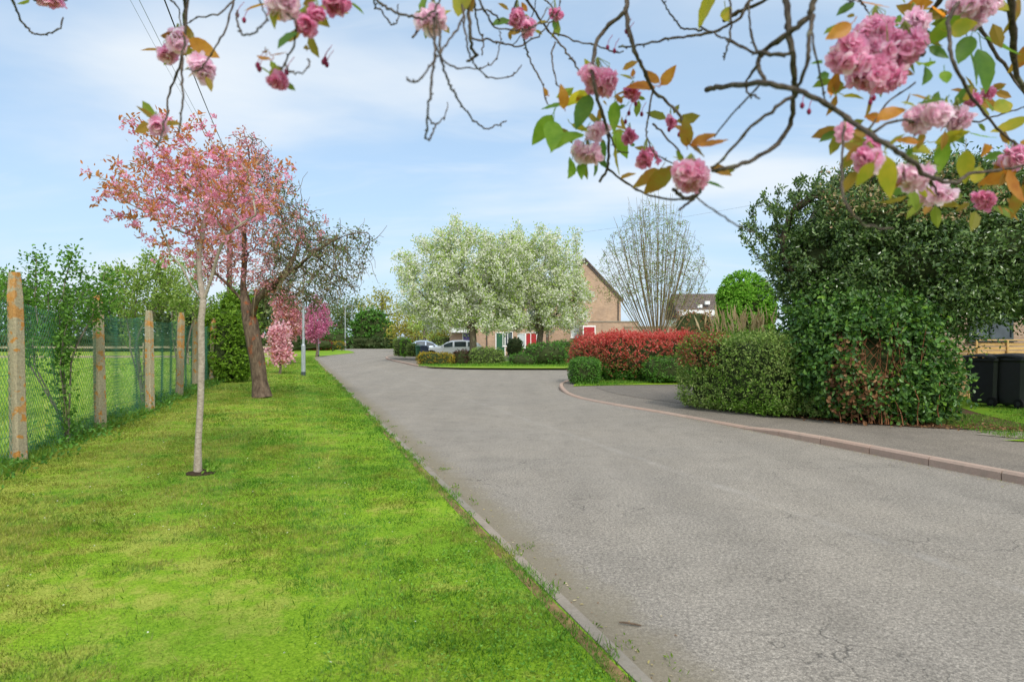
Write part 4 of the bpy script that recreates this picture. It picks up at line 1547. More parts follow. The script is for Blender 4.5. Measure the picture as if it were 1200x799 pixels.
# --- the bare fountain-shaped tree behind the red hedge
Yb = 32.0
B = (P(771, HZ, Yb)[0], Yb, .1)
rng = np.random.default_rng(77)
pth = [(B, -1)]
att = []
for i in range(56):
    tx = 700 + 130 * (i + .5) / 56 + rng.normal() * 4
    ty = 217 + ((tx - 765) / 66) ** 2 * 86 + rng.uniform(0, 22)
    dy = rng.uniform(-1.5, 1.5)
    q = 0
    for t in (.12, .3, .5, .7, .87, 1.0):
        bx = 771 + (tx - 771) * (t ** .78)
        by = 408 + (ty - 408) * (t ** 1.05)
        pp = np.array(P(bx, by, Yb + dy * t)) + rng.normal(size=3) * .06 * t
        pth.append((tuple(pp), q))
        q = len(pth) - 1
bell = [pe(766, 285, 42, 48, 1.6, Yb), pe(730, 310, 28, 42, 1.1, Yb), pe(802, 312, 26, 42, 1.1, Yb), pe(716, 335, 18, 30, .8, Yb), pe(815, 335, 14, 28, .7, Yb), pe(768, 335, 50, 35, 1.5, Yb)]
make_tree('bare_tree', 'fountain shaped bare tree with many upright stems behind the red hedge', 'tree', B, pth, bell, 3000, .19, 1.1, .12, .0062, .30, M['twig_grey'],
          [('leaves', M['L_pale'], 5200, .08, .05, 'quad', .06, .2, None, 2.6)], 701, trop=(0, 0, .55), nside=4, jit=.16, limb=.5, ntrunk=0)
# ------------------------------------------------------------------ hedges and shrubs
# the red photinia
def red_pick(X, r):
    w = Wob(9, 1.1)(X)
    hgt = (X[:, 2] - .1) / 1.7
    a = hgt + .34 * w + r.normal(size=len(X)) * .17
    return np.where(a > .50, 1, np.where(a > .06, 2, 3))


rc = P(752, 420, 24.2)
ph = hedge_mesh('photinia_hedge', [dict(c=(4.75, 24.3, .98), r=(1.95, 1.2, .86), p=3.0, amp=.12, freq=1.6, seed=1), dict(c=(3.15, 24.6, .90), r=(1.0, 1.0, .80), p=2.6, amp=.12, freq=1.8, seed=2),
                                   dict(c=(6.3, 24.6, .94), r=(.85, 1.1, .80), p=2.8, amp=.1, freq=1.8, seed=3)],
                56000, .085, .036, [M['shade_core'], M['L_photinia'], M['L_photmix'], M['L_green']], 81, 'quad', .18, .45, .8, zmin=.12, pick=red_pick, spiky=.25)
tag(ph, 'big rounded hedge covered in bright red young leaves', 'hedge')
tag(hedge_mesh('low_hedge', [dict(c=(2.42, 22.55, .50), r=(.52, .62, .43), p=3.4, amp=.06, seed=4)], 7500, .06, .036, [M['shade_core'], M['L_green']], 82, 'quad', .1, .3, .9, zmin=.12), 'small square dark green clipped hedge at the left foot of the red hedge', 'hedge')
tag(hedge_mesh('low_hedge', [dict(c=(5.35, 22.75, .55), r=(.95, .42, .42), p=3.2, amp=.08, seed=5), dict(c=(5.95, 22.9, .85), r=(.42, .4, .6), p=2.4, amp=.1, seed=6)], 9000, .062, .038, [M['shade_core'], M['L_green']], 83, 'quad', .1, .3, .9, zmin=.12), 'dark green low hedge in front of the right half of the red hedge', 'hedge')


# the privet hedge along the pavement: ends by the drive
def privet_pick(X, r):
    w = Wob(19, 1.3)(X)
    red = (X[:, 0] - 4.05 < .55 * (X[:, 2] - .8)) & (X[:, 2] > 1.0) & (X[:, 1] > 13.8)
    return np.where(red & (r.random(len(X)) < .55), 2, np.where(w + r.normal(size=len(X)) * .3 > .55, 3, 1))


hd = hedge_mesh('privet_hedge', [dict(c=(4.95, 14.05, .86), r=(.92, 1.45, .78), p=7, rz=.52, amp=.05, freq=2.2, seed=11), dict(c=(5.75, 13.1, .86), r=(.6, .8, .76), p=5, rz=.52, amp=.06, freq=1.7, seed=12)],
                62000, .052, .03, [M['shade_core'], M['L_privet'], M['L_photmix'], M['L_bright']], 84, 'quad', .16, .35, .8, zmin=.12, pick=privet_pick, spiky=.1, sub=5)
tag(hd, 'square cut green hedge beside the pavement, rust tinged at its drive end', 'hedge')

# the great overgrown shrub with ivy
Yg = 12.6
sh = thing('overgrown_shrub', 'huge overgrown evergreen shrub smothered in ivy at the pavement edge', 'shrub', (6.75, 12.4, .11))


def big_pick(X, r):
    w = Wob(23, .9)(X)
    tip = Wob(29, 1.0)(X)
    px, py = px_of(X)
    tw = (px > 985 + 30 * w) & (py < 285 + 45 * w) & (tip + r.normal(size=len(X)) * .35 > .1)
    ivy = X[:, 2] < 2.1 + .5 * w + r.normal(size=len(X)) * .2
    dead = (X[:, 2] < 1.6 + .4 * w) & (px > 975) & (px < 1052) & (r.random(len(X)) < .5 + .3 * tip)
    return np.where(dead, 4, np.where(ivy, 2, np.where(tw & (r.random(len(X)) < .55), 3, 1)))


def pc(px, py, Y, rx, ry, rz, **kw):
    k = Y / F
    return dict(c=P(px, py, Y), r=(rx * k, ry, rz * k), **kw)


shrub_blobs = [pc(1050, 305, 13.2, 112, 1.5, 80, p=2.2, amp=.36, freq=1.9, seed=31), pc(952, 308, 13.6, 56, 1.0, 50, p=2.0, amp=.3, freq=1.6, seed=32, dens=.8),
               pc(1140, 292, 13.0, 90, 1.5, 80, p=2.2, amp=.34, freq=2.0, seed=33), pc(1022, 425, 12.5, 82, 1.05, 78, p=2.3, amp=.22, freq=1.7, seed=34, dens=1.1),
               pc(1015, 262, 13.6, 56, 1.0, 36, p=2.0, amp=.3, freq=1.6, seed=36, dens=.8), pc(1120, 240, 13.2, 75, 1.2, 42, p=2.0, amp=.25, freq=1.4, seed=37), pc(1062, 465, 12.0, 44, .6, 36, p=2.2, amp=.12, freq=2, seed=38, dens=1.2),
               pc(1240, 315, 13.6, 70, 1.6, 65, p=2.2, amp=.3, freq=1.3, seed=39), pc(965, 420, 12.9, 40, .8, 70, p=2.2, amp=.18, freq=1.8, seed=40)]
low_b = [shrub_blobs[i] for i in (3, 6, 8)]
shrub_blobs = [b for i, b in enumerate(shrub_blobs) if i not in (3, 6, 8)]


def ivy_pick(X, r):
    px, py = px_of(X)
    w = Wob(37, 2.0)(X)
    dead = (X[:, 2] < 1.75 + .3 * w) & (np.abs(px - 1012) < 34 + 14 * w) & (r.random(len(X)) < .42)
    return np.where(dead, 3, np.where(r.random(len(X)) < .10, 2, 1))


hedge_mesh('ivy', low_b, 48000, .086, .062, [M['shade_core'], M['L_ivy'], M['L_bright'], M['L_litter']], 88, 'hex', .4, .1, .66, zmin=.15, pick=ivy_pick, spiky=.35, parent=sh, wild=1.0, clump=5, cl=.09, gaps=-.6, gfreq=3.6)
hedge_mesh('foliage', shrub_blobs, 160000, .082, .042, [M['shade_core'], M['L_laurel'], M['L_ivy'], M['L_tawny'], M['L_litter']], 85, 'hex', .55, .12, .58, zmin=.15, pick=big_pick, spiky=.3, parent=sh, wild=1.0, clump=7, cl=.075, gaps=-.55, gfreq=3.4)
rng = np.random.default_rng(91)
# loose leafy sprays breaking the outline
pth = path_of([(6.9, 12.9, .1), (6.9, 13.0, 1.2), (6.8, 13.2, 2.0)])
ells = [pe(885, 280, 26, 16, .4, 13.4), pe(905, 255, 34, 30, .7, 13.6), pe(945, 232, 40, 24, .8, 13.6), pe(990, 215, 40, 22, .8, 13.6), pe(1040, 210, 50, 20, .8, 13.4), pe(1110, 208, 60, 20, .8, 13.2), pe(900, 310, 22, 24, .5, 13.4), pe(1180, 225, 50, 24, .9, 13.2), pe(925, 345, 20, 25, .5, 13.2)]
att = ell_points(rng, 650, ells)
nodes, par = grow(pth, att, .12, 1.0, .17, rng, (0, 0, .05), jit=.15)
rd = radii(par, .0035, .09)
V, f = tree_mesh(nodes, par, rd, 4)
mesh_np('stems', V, f, M['bark_dark'], sh, True)
X, d = twig_points(rng, nodes, par, rd, 7500, .01, .035, lambda X: X[:, 2] > 2.0)
V, f = leaves(X, unit(d * .7 + runit(rng, len(X)) * .7 + np.array([0, 0, .25])), unit(runit(rng, len(X)) + np.array([0, 0, .6])), .085 * rng.uniform(.6, 1.25, len(X)), .036 * rng.uniform(.7, 1.3, len(X)), 'hex')
mesh_np('sprays', V, f, M['L_laurel'], sh)
# old brown stems showing in the ivy near the ground
mb = MB()
for i in range(46):
    x0 = rng.normal(6.35, .32)
    y0 = 11.70 + (x0 - 6.4) * -.25 + rng.normal() * .08
    h = rng.uniform(.9, 1.9)
    pts = [(x0 + rng.normal() * .05 * t * 3, y0 - .06 + .12 * t + rng.normal() * .03, .12 + h * t) for t in np.linspace(0, 1, 6)]
    mb.tube(pts, [.012, .011, .010, .008, .006, .005], 4, False)
mb.build('ivy_stems', m_bark('ivy_stem', '#6b4229', '#94684a', None, 20, .3, .5), sh, True)
world_kids(sh)

# round lime tree-bush and dry stalks behind the hedge
tag(hedge_mesh('round_bush', [dict(c=(7.72, 22.6, 1.85), r=(.92, .95, 1.9), p=2.3, amp=.17, freq=2.2, seed=51)], 30000, .085, .06, [M['shade_core'], M['L_lime']], 86, 'hex', .16, .35, .84, zmin=.1), 'bright lime green dome shaped bush behind the square cut hedge', 'bush')
rng = np.random.default_rng(93)
n = 120
X = np.stack([rng.uniform(4.9, 6.1, n), rng.uniform(15.9, 16.8, n), np.full(n, .3)], 1)
D = unit(np.stack([rng.normal(size=n) * .12, rng.normal(size=n) * .12, np.ones(n)], 1))
V1, f1 = leaves(X, D, runit(rng, n), rng.uniform(1.3, 2.1, n), .03, 'tri')
V2, f2 = leaves(X + D * rng.uniform(1.1, 1.8, (n, 1)), unit(D + runit(rng, n) * .3), runit(rng, n), rng.uniform(.25, .5, n), .05, 'quad')
V, f, mm = np.concatenate([V1, V2]), [f1, f2 + len(V1)], None
tag(mesh_np('dry_grass_clump', V, f, M['L_dry']), 'clump of dry straw coloured stalks standing behind the square cut hedge', 'ornamental grass')
tag(hedge_mesh('rust_shrub', [dict(c=P(815, 385, 40), r=(1.3, .9, 1.1), p=2.1, amp=.3, freq=1.4, seed=52)], 2600, .11, .06, [M['shade_core'], m_leaf('rusty_leaf', ['#96604c', '#857444', '#a4715c', '#738040'], .3)], 87, 'quad', .3, .3, .8, spiky=.3, sub=3), 'rusty brown shrub above the garden wall right of the bare tree', 'shrub')

# island planting, left to right
island = [('clipped_hedge', 'tall dark end of the clipped hedges by the road bend', [dict(c=P(469.5, 406.5, 53), r=(.55, .55, .72), p=3.5, amp=.05, seed=61)], 'L_privet', 2200, .09),
          ('clipped_hedge', 'bright green clipped hedge between two darker ones', [dict(c=P(475.5, 407, 52), r=(.38, .5, .68), p=4, amp=.04, seed=62)], 'L_lime', 2200, .08),
          ('clipped_hedge', 'grey green low clipped hedge beside the navy bin', [dict(c=P(483, 410, 50), r=(.45, .5, .5), p=3, amp=.06, seed=63)], 'L_privet', 1800, .09),
          ('low_hedge', 'orange and yellow low hedge in front of the white car', [dict(c=P(511, 421.6, 40.5), r=(1.12, .5, .42), p=4, amp=.05, seed=64)], 'L_yellow', 4200, .075),
          ('shrub', 'dark purple brown shrub at the end of the yellow hedge', [dict(c=P(540, 419.5, 40.8), r=(.5, .5, .55), p=2.6, amp=.1, seed=65)], 'L_purple', 2200, .08),
          ('low_hedge', 'long green low hedge below the left white tree', [dict(c=P(571, 419.5, 41), r=(1.1, .6, .55), p=3.2, amp=.1, seed=66)], 'L_privet', 4200, .085),
          ('shrub', 'small rounded dark bush against the brick wall', [dict(c=P(603, 408.5, 56), r=(.75, .7, 1.0), p=2.2, amp=.15, seed=67)], 'L_fardark', 1500, .12),
          ('shrub', 'large spreading dark green shrub below the right white tree', [dict(c=P(640, 417, 40.5), r=(1.5, 1.0, .78), p=2.3, amp=.25, freq=1.3, seed=68), dict(c=P(612, 422, 40), r=(.9, .7, .42), p=2.2, amp=.15, seed=69)], 'L_green', 5200, .1),
          ('shrub', 'mid green shrub behind the small square hedge, near the garage', [dict(c=P(672, 414, 43), r=(1.7, 1.1, .95), p=2.4, amp=.2, freq=1.3, seed=70)], 'L_green', 4200, .1),
          ('low_hedge', 'yellow green hedge behind the parked cars', [dict(c=P(527, 402.5, 66), r=(1.9, .6, .75), p=3, amp=.12, seed=71)], 'L_pale', 1800, .12)]
for i, (nm, lab, bl, mt, nn, L) in enumerate(island):
    tag(hedge_mesh(nm, bl, nn, L, L * .6, [M['shade_core'], M[mt]], 110 + i, 'quad', .15, .3, .9, zmin=.09, sub=3), lab, 'hedge' if 'hedge' in nm else 'shrub')
# ------------------------------------------------------------------ wire fence
fence = thing('wire_fence', 'green chain link fence strung between lichen spotted concrete posts', 'fence', (float(FX(8.38)), 8.38, 0))
post_px = [(22, 8.38, 323, .075), (118, 11.3, 346, .075), (176, 14.4, 366, .075), (210, 18.0, 368, .08), (229, 21.2, 372, .08), (249, 23.9, 374, .085)]
posts = [((px - 600) / F * Y, Y, CAM + (HZ - ty) / F * Y, w) for px, Y, ty, w in post_px]
posts = [(posts[0][0] + .95, 5.2, 2.3, .075)] + posts
rng = np.random.default_rng(55)
for (x, y, h, w) in posts:
    mb = MB()
    a = RAD(-16) + rng.normal() * .05
    n = 9
    tilt = rng.normal(size=2) * .012
    V = []
    for k in range(n):
        z = -.1 + (h + .1) * k / (n - 1)
        ww = w * (1 - .12 * k / (n - 1)) * (.72 if k == n - 1 else 1)
        for cx, cy in ((-1, -.72), (-.72, -1), (.72, -1), (1, -.72), (1, .72), (.72, 1), (-.72, 1), (-1, .72)):
            u, v = cx * ww, cy * ww
            V.append((math.cos(a) * u - math.sin(a) * v + tilt[0] * z + rng.normal() * .002, math.sin(a) * u + math.cos(a) * v + tilt[1] * z + rng.normal() * .002, z))
    Fq = [[k * 8 + i, k * 8 + (i + 1) % 8, (k + 1) * 8 + (i + 1) % 8, (k + 1) * 8 + i] for k in range(n - 1) for i in range(8)]
    mb.add(np.array(V) + np.array([x, y, .04]), [np.array(Fq), np.array([[(n - 1) * 8 + i for i in range(8)]])])
    mb.build('post', M['post'], fence)
# the netting: two sets of slanting wires, sagging a little between posts
pl = np.array([(x - .09, y) for x, y, h, w in posts] + [(float(FX(26.6)) - .05, 26.6)])
pd = np.r_[0, np.cumsum(np.linalg.norm(np.diff(pl, axis=0), axis=1))]
TOT = pd[-1]
wb = Wob(61, .9)


def net_pt(s, z):
    x = np.interp(s, pd, pl[:, 0])
    y = np.interp(s, pd, pl[:, 1])
    q = np.stack([s, z * 1.4, 0 * s], 1)
    bulge = wb(q) * .05 + .03 * np.sin(s * 5)
    ph = np.interp(s, pd, np.arange(len(pd))) % 1.0
    sag = 4 * ph * (1 - ph)
    return np.stack([x - bulge, y + bulge * .3, z * (1 - .045 * sag) + .03], 1)


Vs, Fs, off = [], [], 0
HN = 1.98
cell = .068
t = np.linspace(0, 1, 9)
for sgn in (1, -1):
    for s0 in np.arange(-HN if sgn > 0 else 0, TOT + (0 if sgn > 0 else HN), cell):
        s = s0 + sgn * t * HN * .62
        z = .04 + t * HN
        k = (s >= 0) & (s <= TOT)
        if k.sum() < 2:
            continue
        p = net_pt(s[k], z[k])
        m = len(p)
        d = np.array([.0021, .0006, 0])
        e = np.array([0, .0, .0023])
        V = np.concatenate([p - d - e, p + d - e * .2, p + e])
        i = np.arange(m - 1)
        Fs.append(np.concatenate([np.stack([a * m + i, b * m + i, b * m + i + 1, a * m + i + 1], 1) for a, b in ((0, 1), (1, 2), (2, 0))]) + off)
        Vs.append(V)
        off += len(V)
mesh_np('netting', np.concatenate(Vs), [np.concatenate(Fs)], M['net'], fence)
mb = MB()
for zz in (.35, 1.1, 1.95):
    s = np.linspace(0, TOT, 90)
    mb.tube(net_pt(s, np.full(90, zz)), .0035, 4, False)
mb.build('line_wire', M['net'], fence)
world_kids(fence)

# field rail fence seen through the wire
rf = thing('rail_fence', 'weathered post and rail fence crossing the green field', 'fence', (-22, 38, 0))
rl = np.array([(-44, 40.5), (-34, 40), (-24, 40.2), (-14.5, 41.5)])
pp = resample(rl, 2.4)
for q in pp:
    MB().box((q[0], q[1], .68), (.12, .12, 1.35), bev=.01).build('post', M['rail'], rf)
for zz in (.55, 1.1):
    mb = MB()
    for a, b in zip(pp[:-1], pp[1:]):
        d = b - a
        mb.box(((a[0] + b[0]) / 2, (a[1] + b[1]) / 2 - .08, zz), (np.linalg.norm(d) - .01, .05, .12), math.atan2(d[1], d[0]))
    mb.build('rail', M['rail'], rf)
world_kids(rf)


# ------------------------------------------------------------------ lamp posts, pole, wires
def lamp(px, Y, h, label, rb=.075, base=True, z0=.05, ang=0.0, head=True, name='lamp_post'):
    x = (px - 600) / F * Y
    t = thing(name, label, 'lamp post', (x, Y, z0), 'lamp posts along the road')
    if base:
        MB().tube([(0, 0, -.05), (0, 0, .16)], [rb * 1.08, rb * 1.08], 14).build('base_sleeve', M['steel_dark'], t, False)
        mb = MB().tube([(0, 0, .16), (0, 0, 1.25), (0, 0, 1.32)], [rb, rb, rb * .62], 14)
        mb.build('lower_column', M['steel'], t, False)
        MB().box((0, -rb * 1.0, .7), (rb * 1.1, .012, .5), bev=.004).build('access_door', M['steel'], t)
    else:
        MB().tube([(0, 0, -.05), (0, 0, 1.2)], [rb, rb], 12).build('lower_column', M['steel'], t, False)
    MB().tube([(0, 0, 1.2), (0, 0, h - .02)], [rb * .6, rb * .5], 12).build('upper_column', M['steel'], t, False)
    if head:
        ca, sa = math.cos(ang), math.sin(ang)
        MB().tube([(0, 0, h - .03), (ca * .1, sa * .1, h + .03), (ca * .3, sa * .3, h + .05)], .028, 8).build('arm', M['steel'], t, False)
        MB().box((ca * .48, sa * .48, h + .05), (.5, .2, .11), ang, bev=.04).build('lantern', M['steel'], t)
    return t


lamp(355.5, G(355.5, 440, .05)[1], 5.0, 'grey steel lamp post on the verge nearest the camera', .085)
lamp(373, G(373, 417.5, .05)[1], 4.6, 'slim grey lamp post at the far end of the verge, under the deep pink cherry', .08)
lamp(404.5, 97.5, 6.4, 'tall pale lamp post beside the yellow clipped hedge', .12, False)
lamp(412.5, 121.5, 7.4, 'pale lamp post across the bend in front of the dark evergreen', .12, False, .07)
up = thing('utility_pole', 'brown timber pole carrying the overhead cables behind the old cherry', 'pole', (P(269, HZ, 30)[0], 30, .04))
ptop = P(268, 182, 30)
MB().tube([(0, 0, -.2), (0, 0, ptop[2] - .04)], [.13, .09], 10).build('shaft', M['pole_wood'], up, False)
MB().box((0, 0, ptop[2] - .25), (.9, .08, .09), .9, bev=.01).build('crossarm', M['pole_wood'], up)
for i, (x0, dz, r, mt, lab, end) in enumerate([(0, 0.08, .011, 'wire', 'thick black overhead cable, the steepest one at upper left', (188, -12, 9.5)), (-.25, -.15, .005, 'wire_grey', 'pale grey overhead wire beside the black cable', (157, -12, 11.0)), (-.33, -.2, .0035, 'wire_grey', 'faintest grey overhead wire, the leftmost one', (146, -12, 12.0))]):
    a = np.array([ptop[0] + x0, 30 - x0, ptop[2] + dz - .15])
    b = np.array(P(*end))
    b = a + (b - a) * 1.6 if i < 0 else b
    t = np.linspace(0, 1.5, 30)[:, None]
    pts = a + (b - a) * t
    pts[:, 2] -= (.5 * t[:, 0] * (1 - t[:, 0]))
    tag(MB().tube(pts, r, 5).build('overhead_cable', M[mt]), lab, 'cable', 'overhead cables at upper left')
a, b = np.array(P(655, 276, 62)), np.array(P(960, 226, 40))
t = np.linspace(0, 1.25, 24)[:, None]
pts = a + (b - a) * t
pts[:, 2] -= .6 * t[:, 0] * (1 - t[:, 0])
tag(MB().tube(pts, .008, 4).build('telephone_wire', M['wire_grey']), 'thin telephone wire running from the brick gable towards the right', 'cable')


# ------------------------------------------------------------------ cars
def make_car(name, label, paint, loc, rz, kind='hatch'):
    t = thing(name, label, 'car', loc, 'cars parked by the terrace', rz)
    L = 2.15
    if kind == 'hatch':
        xs = [-2.15, -2.12, -2.0, -1.6, -1.1, -.72, -.3, .1, .6, 1.1, 1.5, 1.8, 2.0, 2.1, 2.15]
        top = [.55, .72, .80, .90, .96, 1.02, 1.30, 1.43, 1.46, 1.43, 1.36, 1.24, 1.02, .8, .6]
        sh = [.5, .66, .74, .82, .88, .90, .92, .93, .94, .95, .96, .95, .90, .74, .55]
        g0, g1 = -.72, 1.8
    else:
        xs = [-2.25, -2.2, -2.0, -1.6, -1.1, -.85, -.4, .1, .6, 1.0, 1.4, 1.75, 2.0, 2.2, 2.25]
        top = [.55, .70, .78, .86, .92, .96, 1.26, 1.40, 1.41, 1.34, 1.14, 1.00, .98, .84, .6]
        sh = [.5, .64, .72, .80, .86, .88, .90, .91, .92, .93, .94, .94, .92, .78, .55]
        g0, g1 = -.85, 1.5
    wid = np.interp(xs, [-2.2, -2.0, -1.5, 1.5, 2.0, 2.2], [.66, .80, .87, .88, .83, .72])
    rows = []
    for x, tz, s, w in zip(xs, top, sh, wid):
        roofw = w * np.interp(tz - s, [0, .5], [.93, .66])
        half = [(0, .22), (w * .85, .22), (w, .36), (w * 1.01, .58), (w * .985, s - .04), (w * .96, s), (roofw + .02, s + (tz - s) * .88), (roofw * .8, tz - .01), (0, tz + .015)]
        rows.append([(x, -yy, zz) for yy, zz in half] + [(x, yy, zz) for yy, zz in half[-2:0:-1]])
    R = np.array(rows)
    nr, nc = R.shape[:2]
    idx = np.arange(nr * nc).reshape(nr, nc)
    Fq = [[idx[i, j], idx[i, (j + 1) % nc], idx[i + 1, (j + 1) % nc], idx[i + 1, j]] for i in range(nr - 1) for j in range(nc)]
    mb = MB().add(R.reshape(-1, 3), [np.array(Fq)[:, ::-1], idx[0][None, :], idx[-1][::-1][None, :]])
    mb.build('body', paint, t, True)

    def quad_on(i0, i1, f0, f1, j0, j1, sgn):
        """a glass panel lying 6 mm outside the body side"""
        out = []
        for (i, f) in ((i0, f0), (i1, f1)):
            for j in (j0, j1):
                a = R[i, j] * (1 - f) + R[i + 1, j] * f
                out.append(a)
        V = np.array(out)
        V[:, 1] *= -sgn
        V[:, 1] += sgn * .008
        return V[[0, 1, 3, 2]]
    gx = [(g0 + .22, -.02 + .1), (.2, .98), (1.1, g1 - .12)]
    for sgn in (1, -1):
        for (a, b) in gx:
            pts_lo, pts_hi = [], []
            for x in np.linspace(a, b, 5):
                s, tz, w = np.interp(x, xs, sh), np.interp(x, xs, top), np.interp(x, xs, wid)
                rw = w * np.interp(tz - s, [0, .5], [.93, .66]) + .02
                zt = s + (tz - s) * .80
                f = (zt - s) / max(.05, (tz - s) * .88)
                pts_lo.append((x, sgn * (w * .96 - .012 + .012), s + .02))
                pts_hi.append((x, sgn * (w * .96 + (rw - w * .96) * f + .010), zt))
            n = len(pts_lo)
            fc = np.array([[i, i + 1, n + i + 1, n + i] for i in range(n - 1)])
            MB().add(np.array(pts_lo + pts_hi) + np.array([0, sgn * .012, 0]), fc if sgn < 0 else fc[:, ::-1]).build('side_window', M['glass'], t, True)
        for wx in (-1.33, 1.33):
            yy = sgn * .80
            MB().tube([(wx, yy - sgn * .06, .33), (wx, yy + sgn * .10, .33)], [.39, .39], 22).build('wheel_arch', M['rubber'], t, False)
            wh = MB().tube([(wx, yy - sgn * .1, .31), (wx, yy + sgn * .115, .31), (wx, yy + sgn * .13, .31)], [.315, .315, .28], 22).build('wheel', M['rubber'], t, False)
            mb = MB().tube([(wx, yy + sgn * .12, .31), (wx, yy + sgn * .137, .31)], [.2, .19], 18)
            mb.build('rim', M['rim'], wh, False)
        MB().box((-.62, sgn * 1.0, 1.0), (.16, .18, .13), bev=.04).build('door_mirror', paint, t)
        MB().box((-1.98, sgn * .66, .68), (.28, .3, .13), sgn * -.25, bev=.04).build('headlight', M['lamp_clear'], t)
        MB().box((2.02, sgn * .68, .86), (.2, .3, .16), sgn * .2, bev=.04).build('tail_light', M['lamp_red'], t)
        for hx in (.05, .95):
            MB().box((hx, sgn * .885, .86), (.2, .02, .03), bev=.008).build('door_handle', paint, t)
    # windscreen and rear window
    for (a, b, nm) in ((g0 + .06, -.18, 'windscreen'), (g1 + .02 if kind == 'hatch' else 1.02, 1.98 if kind == 'hatch' else 1.38, 'rear_window')):
        lo, hi = [], []
        for yf in np.linspace(-1, 1, 5):
            for x, arr in ((a, lo), (b, hi)):
                s, tz, w = np.interp(x, xs, sh), np.interp(x, xs, top), np.interp(x, xs, wid)
                rw = w * np.interp(tz - s, [0, .5], [.93, .66]) * .82
                arr.append((x, yf * rw, tz + .016))
        n = 5
        MB().add(np.array(lo + hi), np.array([[i, n + i, n + i + 1, i + 1] for i in range(n - 1)])).build(nm, M['glass'], t, True)
    MB().box((-2.16, 0, .42), (.05, 1.3, .16), bev=.02).build('front_grille', M['dark'], t)
    return t


cp = P(531, HZ, 52.5)
make_car('parked_car', 'white hatchback parked behind the low yellow hedge, its nose to the left', M['car_white'], (cp[0], 51, .09), RAD(5)).scale = (1.1, 1.05, .98)
cp = P(502, HZ, 60)
make_car('parked_car', 'pale blue silver saloon parked behind the bins, left of the white car', M['car_silver'], (cp[0] - .1, 60, .09), RAD(188), 'saloon')


# ------------------------------------------------------------------ wheelie bins
def wheelie_bin(label, loc, rz, mat, lidmat, group, h=1.07):
    t = thing('wheelie_bin', label, 'bin', loc, group, rz)
    s = h / 1.07
    w0, w1, d0, d1 = .235 * s, .285 * s, .25 * s, .335 * s
    zs = [.06 * s, .10 * s, .86 * s, .90 * s, .94 * s, .985 * s]
    ws = [w0 * .93, w0, w1 * .97, w1 * .98, w1 * 1.05, w1 * 1.05]
    ds = [d0 * .93, d0, d1 * .97, d1 * .98, d1 * 1.05, d1 * 1.05]
    V = []
    for z, a, b in zip(zs, ws, ds):
        c = .05 * s
        off = -.03 * s * (z / zs[-1])
        V += [(-a + c, -b + off, z), (a - c, -b + off, z), (a, -b + c + off, z), (a, b - c + off, z), (a - c, b + off, z), (-a + c, b + off, z), (-a, b - c + off, z), (-a, -b + c + off, z)]
    Fq = [[k * 8 + i, k * 8 + (i + 1) % 8, (k + 1) * 8 + (i + 1) % 8, (k + 1) * 8 + i] for k in range(5) for i in range(8)]
    MB().add(V, [np.array(Fq), np.array([[7, 6, 5, 4, 3, 2, 1, 0], [40, 41, 42, 43, 44, 45, 46, 47]])]).build('body', mat, t)
    mb = MB()
    n = 7
    V = []
    for k in range(n):
        y = -d1 * 1.15 + 2.2 * d1 * k / (n - 1)
        zz = (1.005 + .055 * math.sin(math.pi * (k + .6) / n)) * s
        for x, dz in ((-w1 * 1.1, -.03), (-w1 * 1.04, 0), (-w1 * .5, .015), (0, .02), (w1 * .5, .015), (w1 * 1.04, 0), (w1 * 1.1, -.03)):
            V.append((x, y - .03 * s, zz + dz * s))
    V = np.array(V)
    Vb = V - np.array([0, 0, .02 * s])
    F1 = np.array([[k * 7 + i, k * 7 + i + 1, (k + 1) * 7 + i + 1, (k + 1) * 7 + i] for k in range(n - 1) for i in range(6)])
    ring = [i for i in range(7)] + [k * 7 + 6 for k in range(1, n)] + [(n - 1) * 7 + i for i in range(5, -1, -1)] + [k * 7 for k in range(n - 2, 0, -1)]
    m = len(V)
    F2 = np.array([[ring[i], m + ring[i], m + ring[(i + 1) % len(ring)], ring[(i + 1) % len(ring)]] for i in range(len(ring))])
    mb.add(np.concatenate([V, Vb]), [np.concatenate([F1, F1[:, ::-1] + m, F2])])
    mb.build('lid', lidmat, t)
    MB().tube([(-w1 * .8, d1 * 1.12, .99 * s), (w1 * .8, d1 * 1.12, .99 * s)], .017 * s, 8).build('handle', mat, t, False)
    MB().box((0, -d1 * 1.19, .99 * s), (.2 * s, .03, .05 * s), bev=.01).build('lid_grip', lidmat, t)
    for sg in (-1, 1):
        wh = MB().tube([(sg * w0 * .95, d0 * .8, .1 * s), (sg * w0 * 1.16, d0 * .8, .1 * s)], .1 * s, 16).build('wheel', M['rubber'], t, False)
        MB().tube([(sg * w0 * 1.15, d0 * .8, .1 * s), (sg * w0 * 1.19, d0 * .8, .1 * s)], .045 * s, 10).build('hub', M['dark'], wh, False)
    MB().tube([(-w0, d0 * .8, .1 * s), (w0, d0 * .8, .1 * s)], .012, 6).build('axle', M['dark'], t, False)
    return t


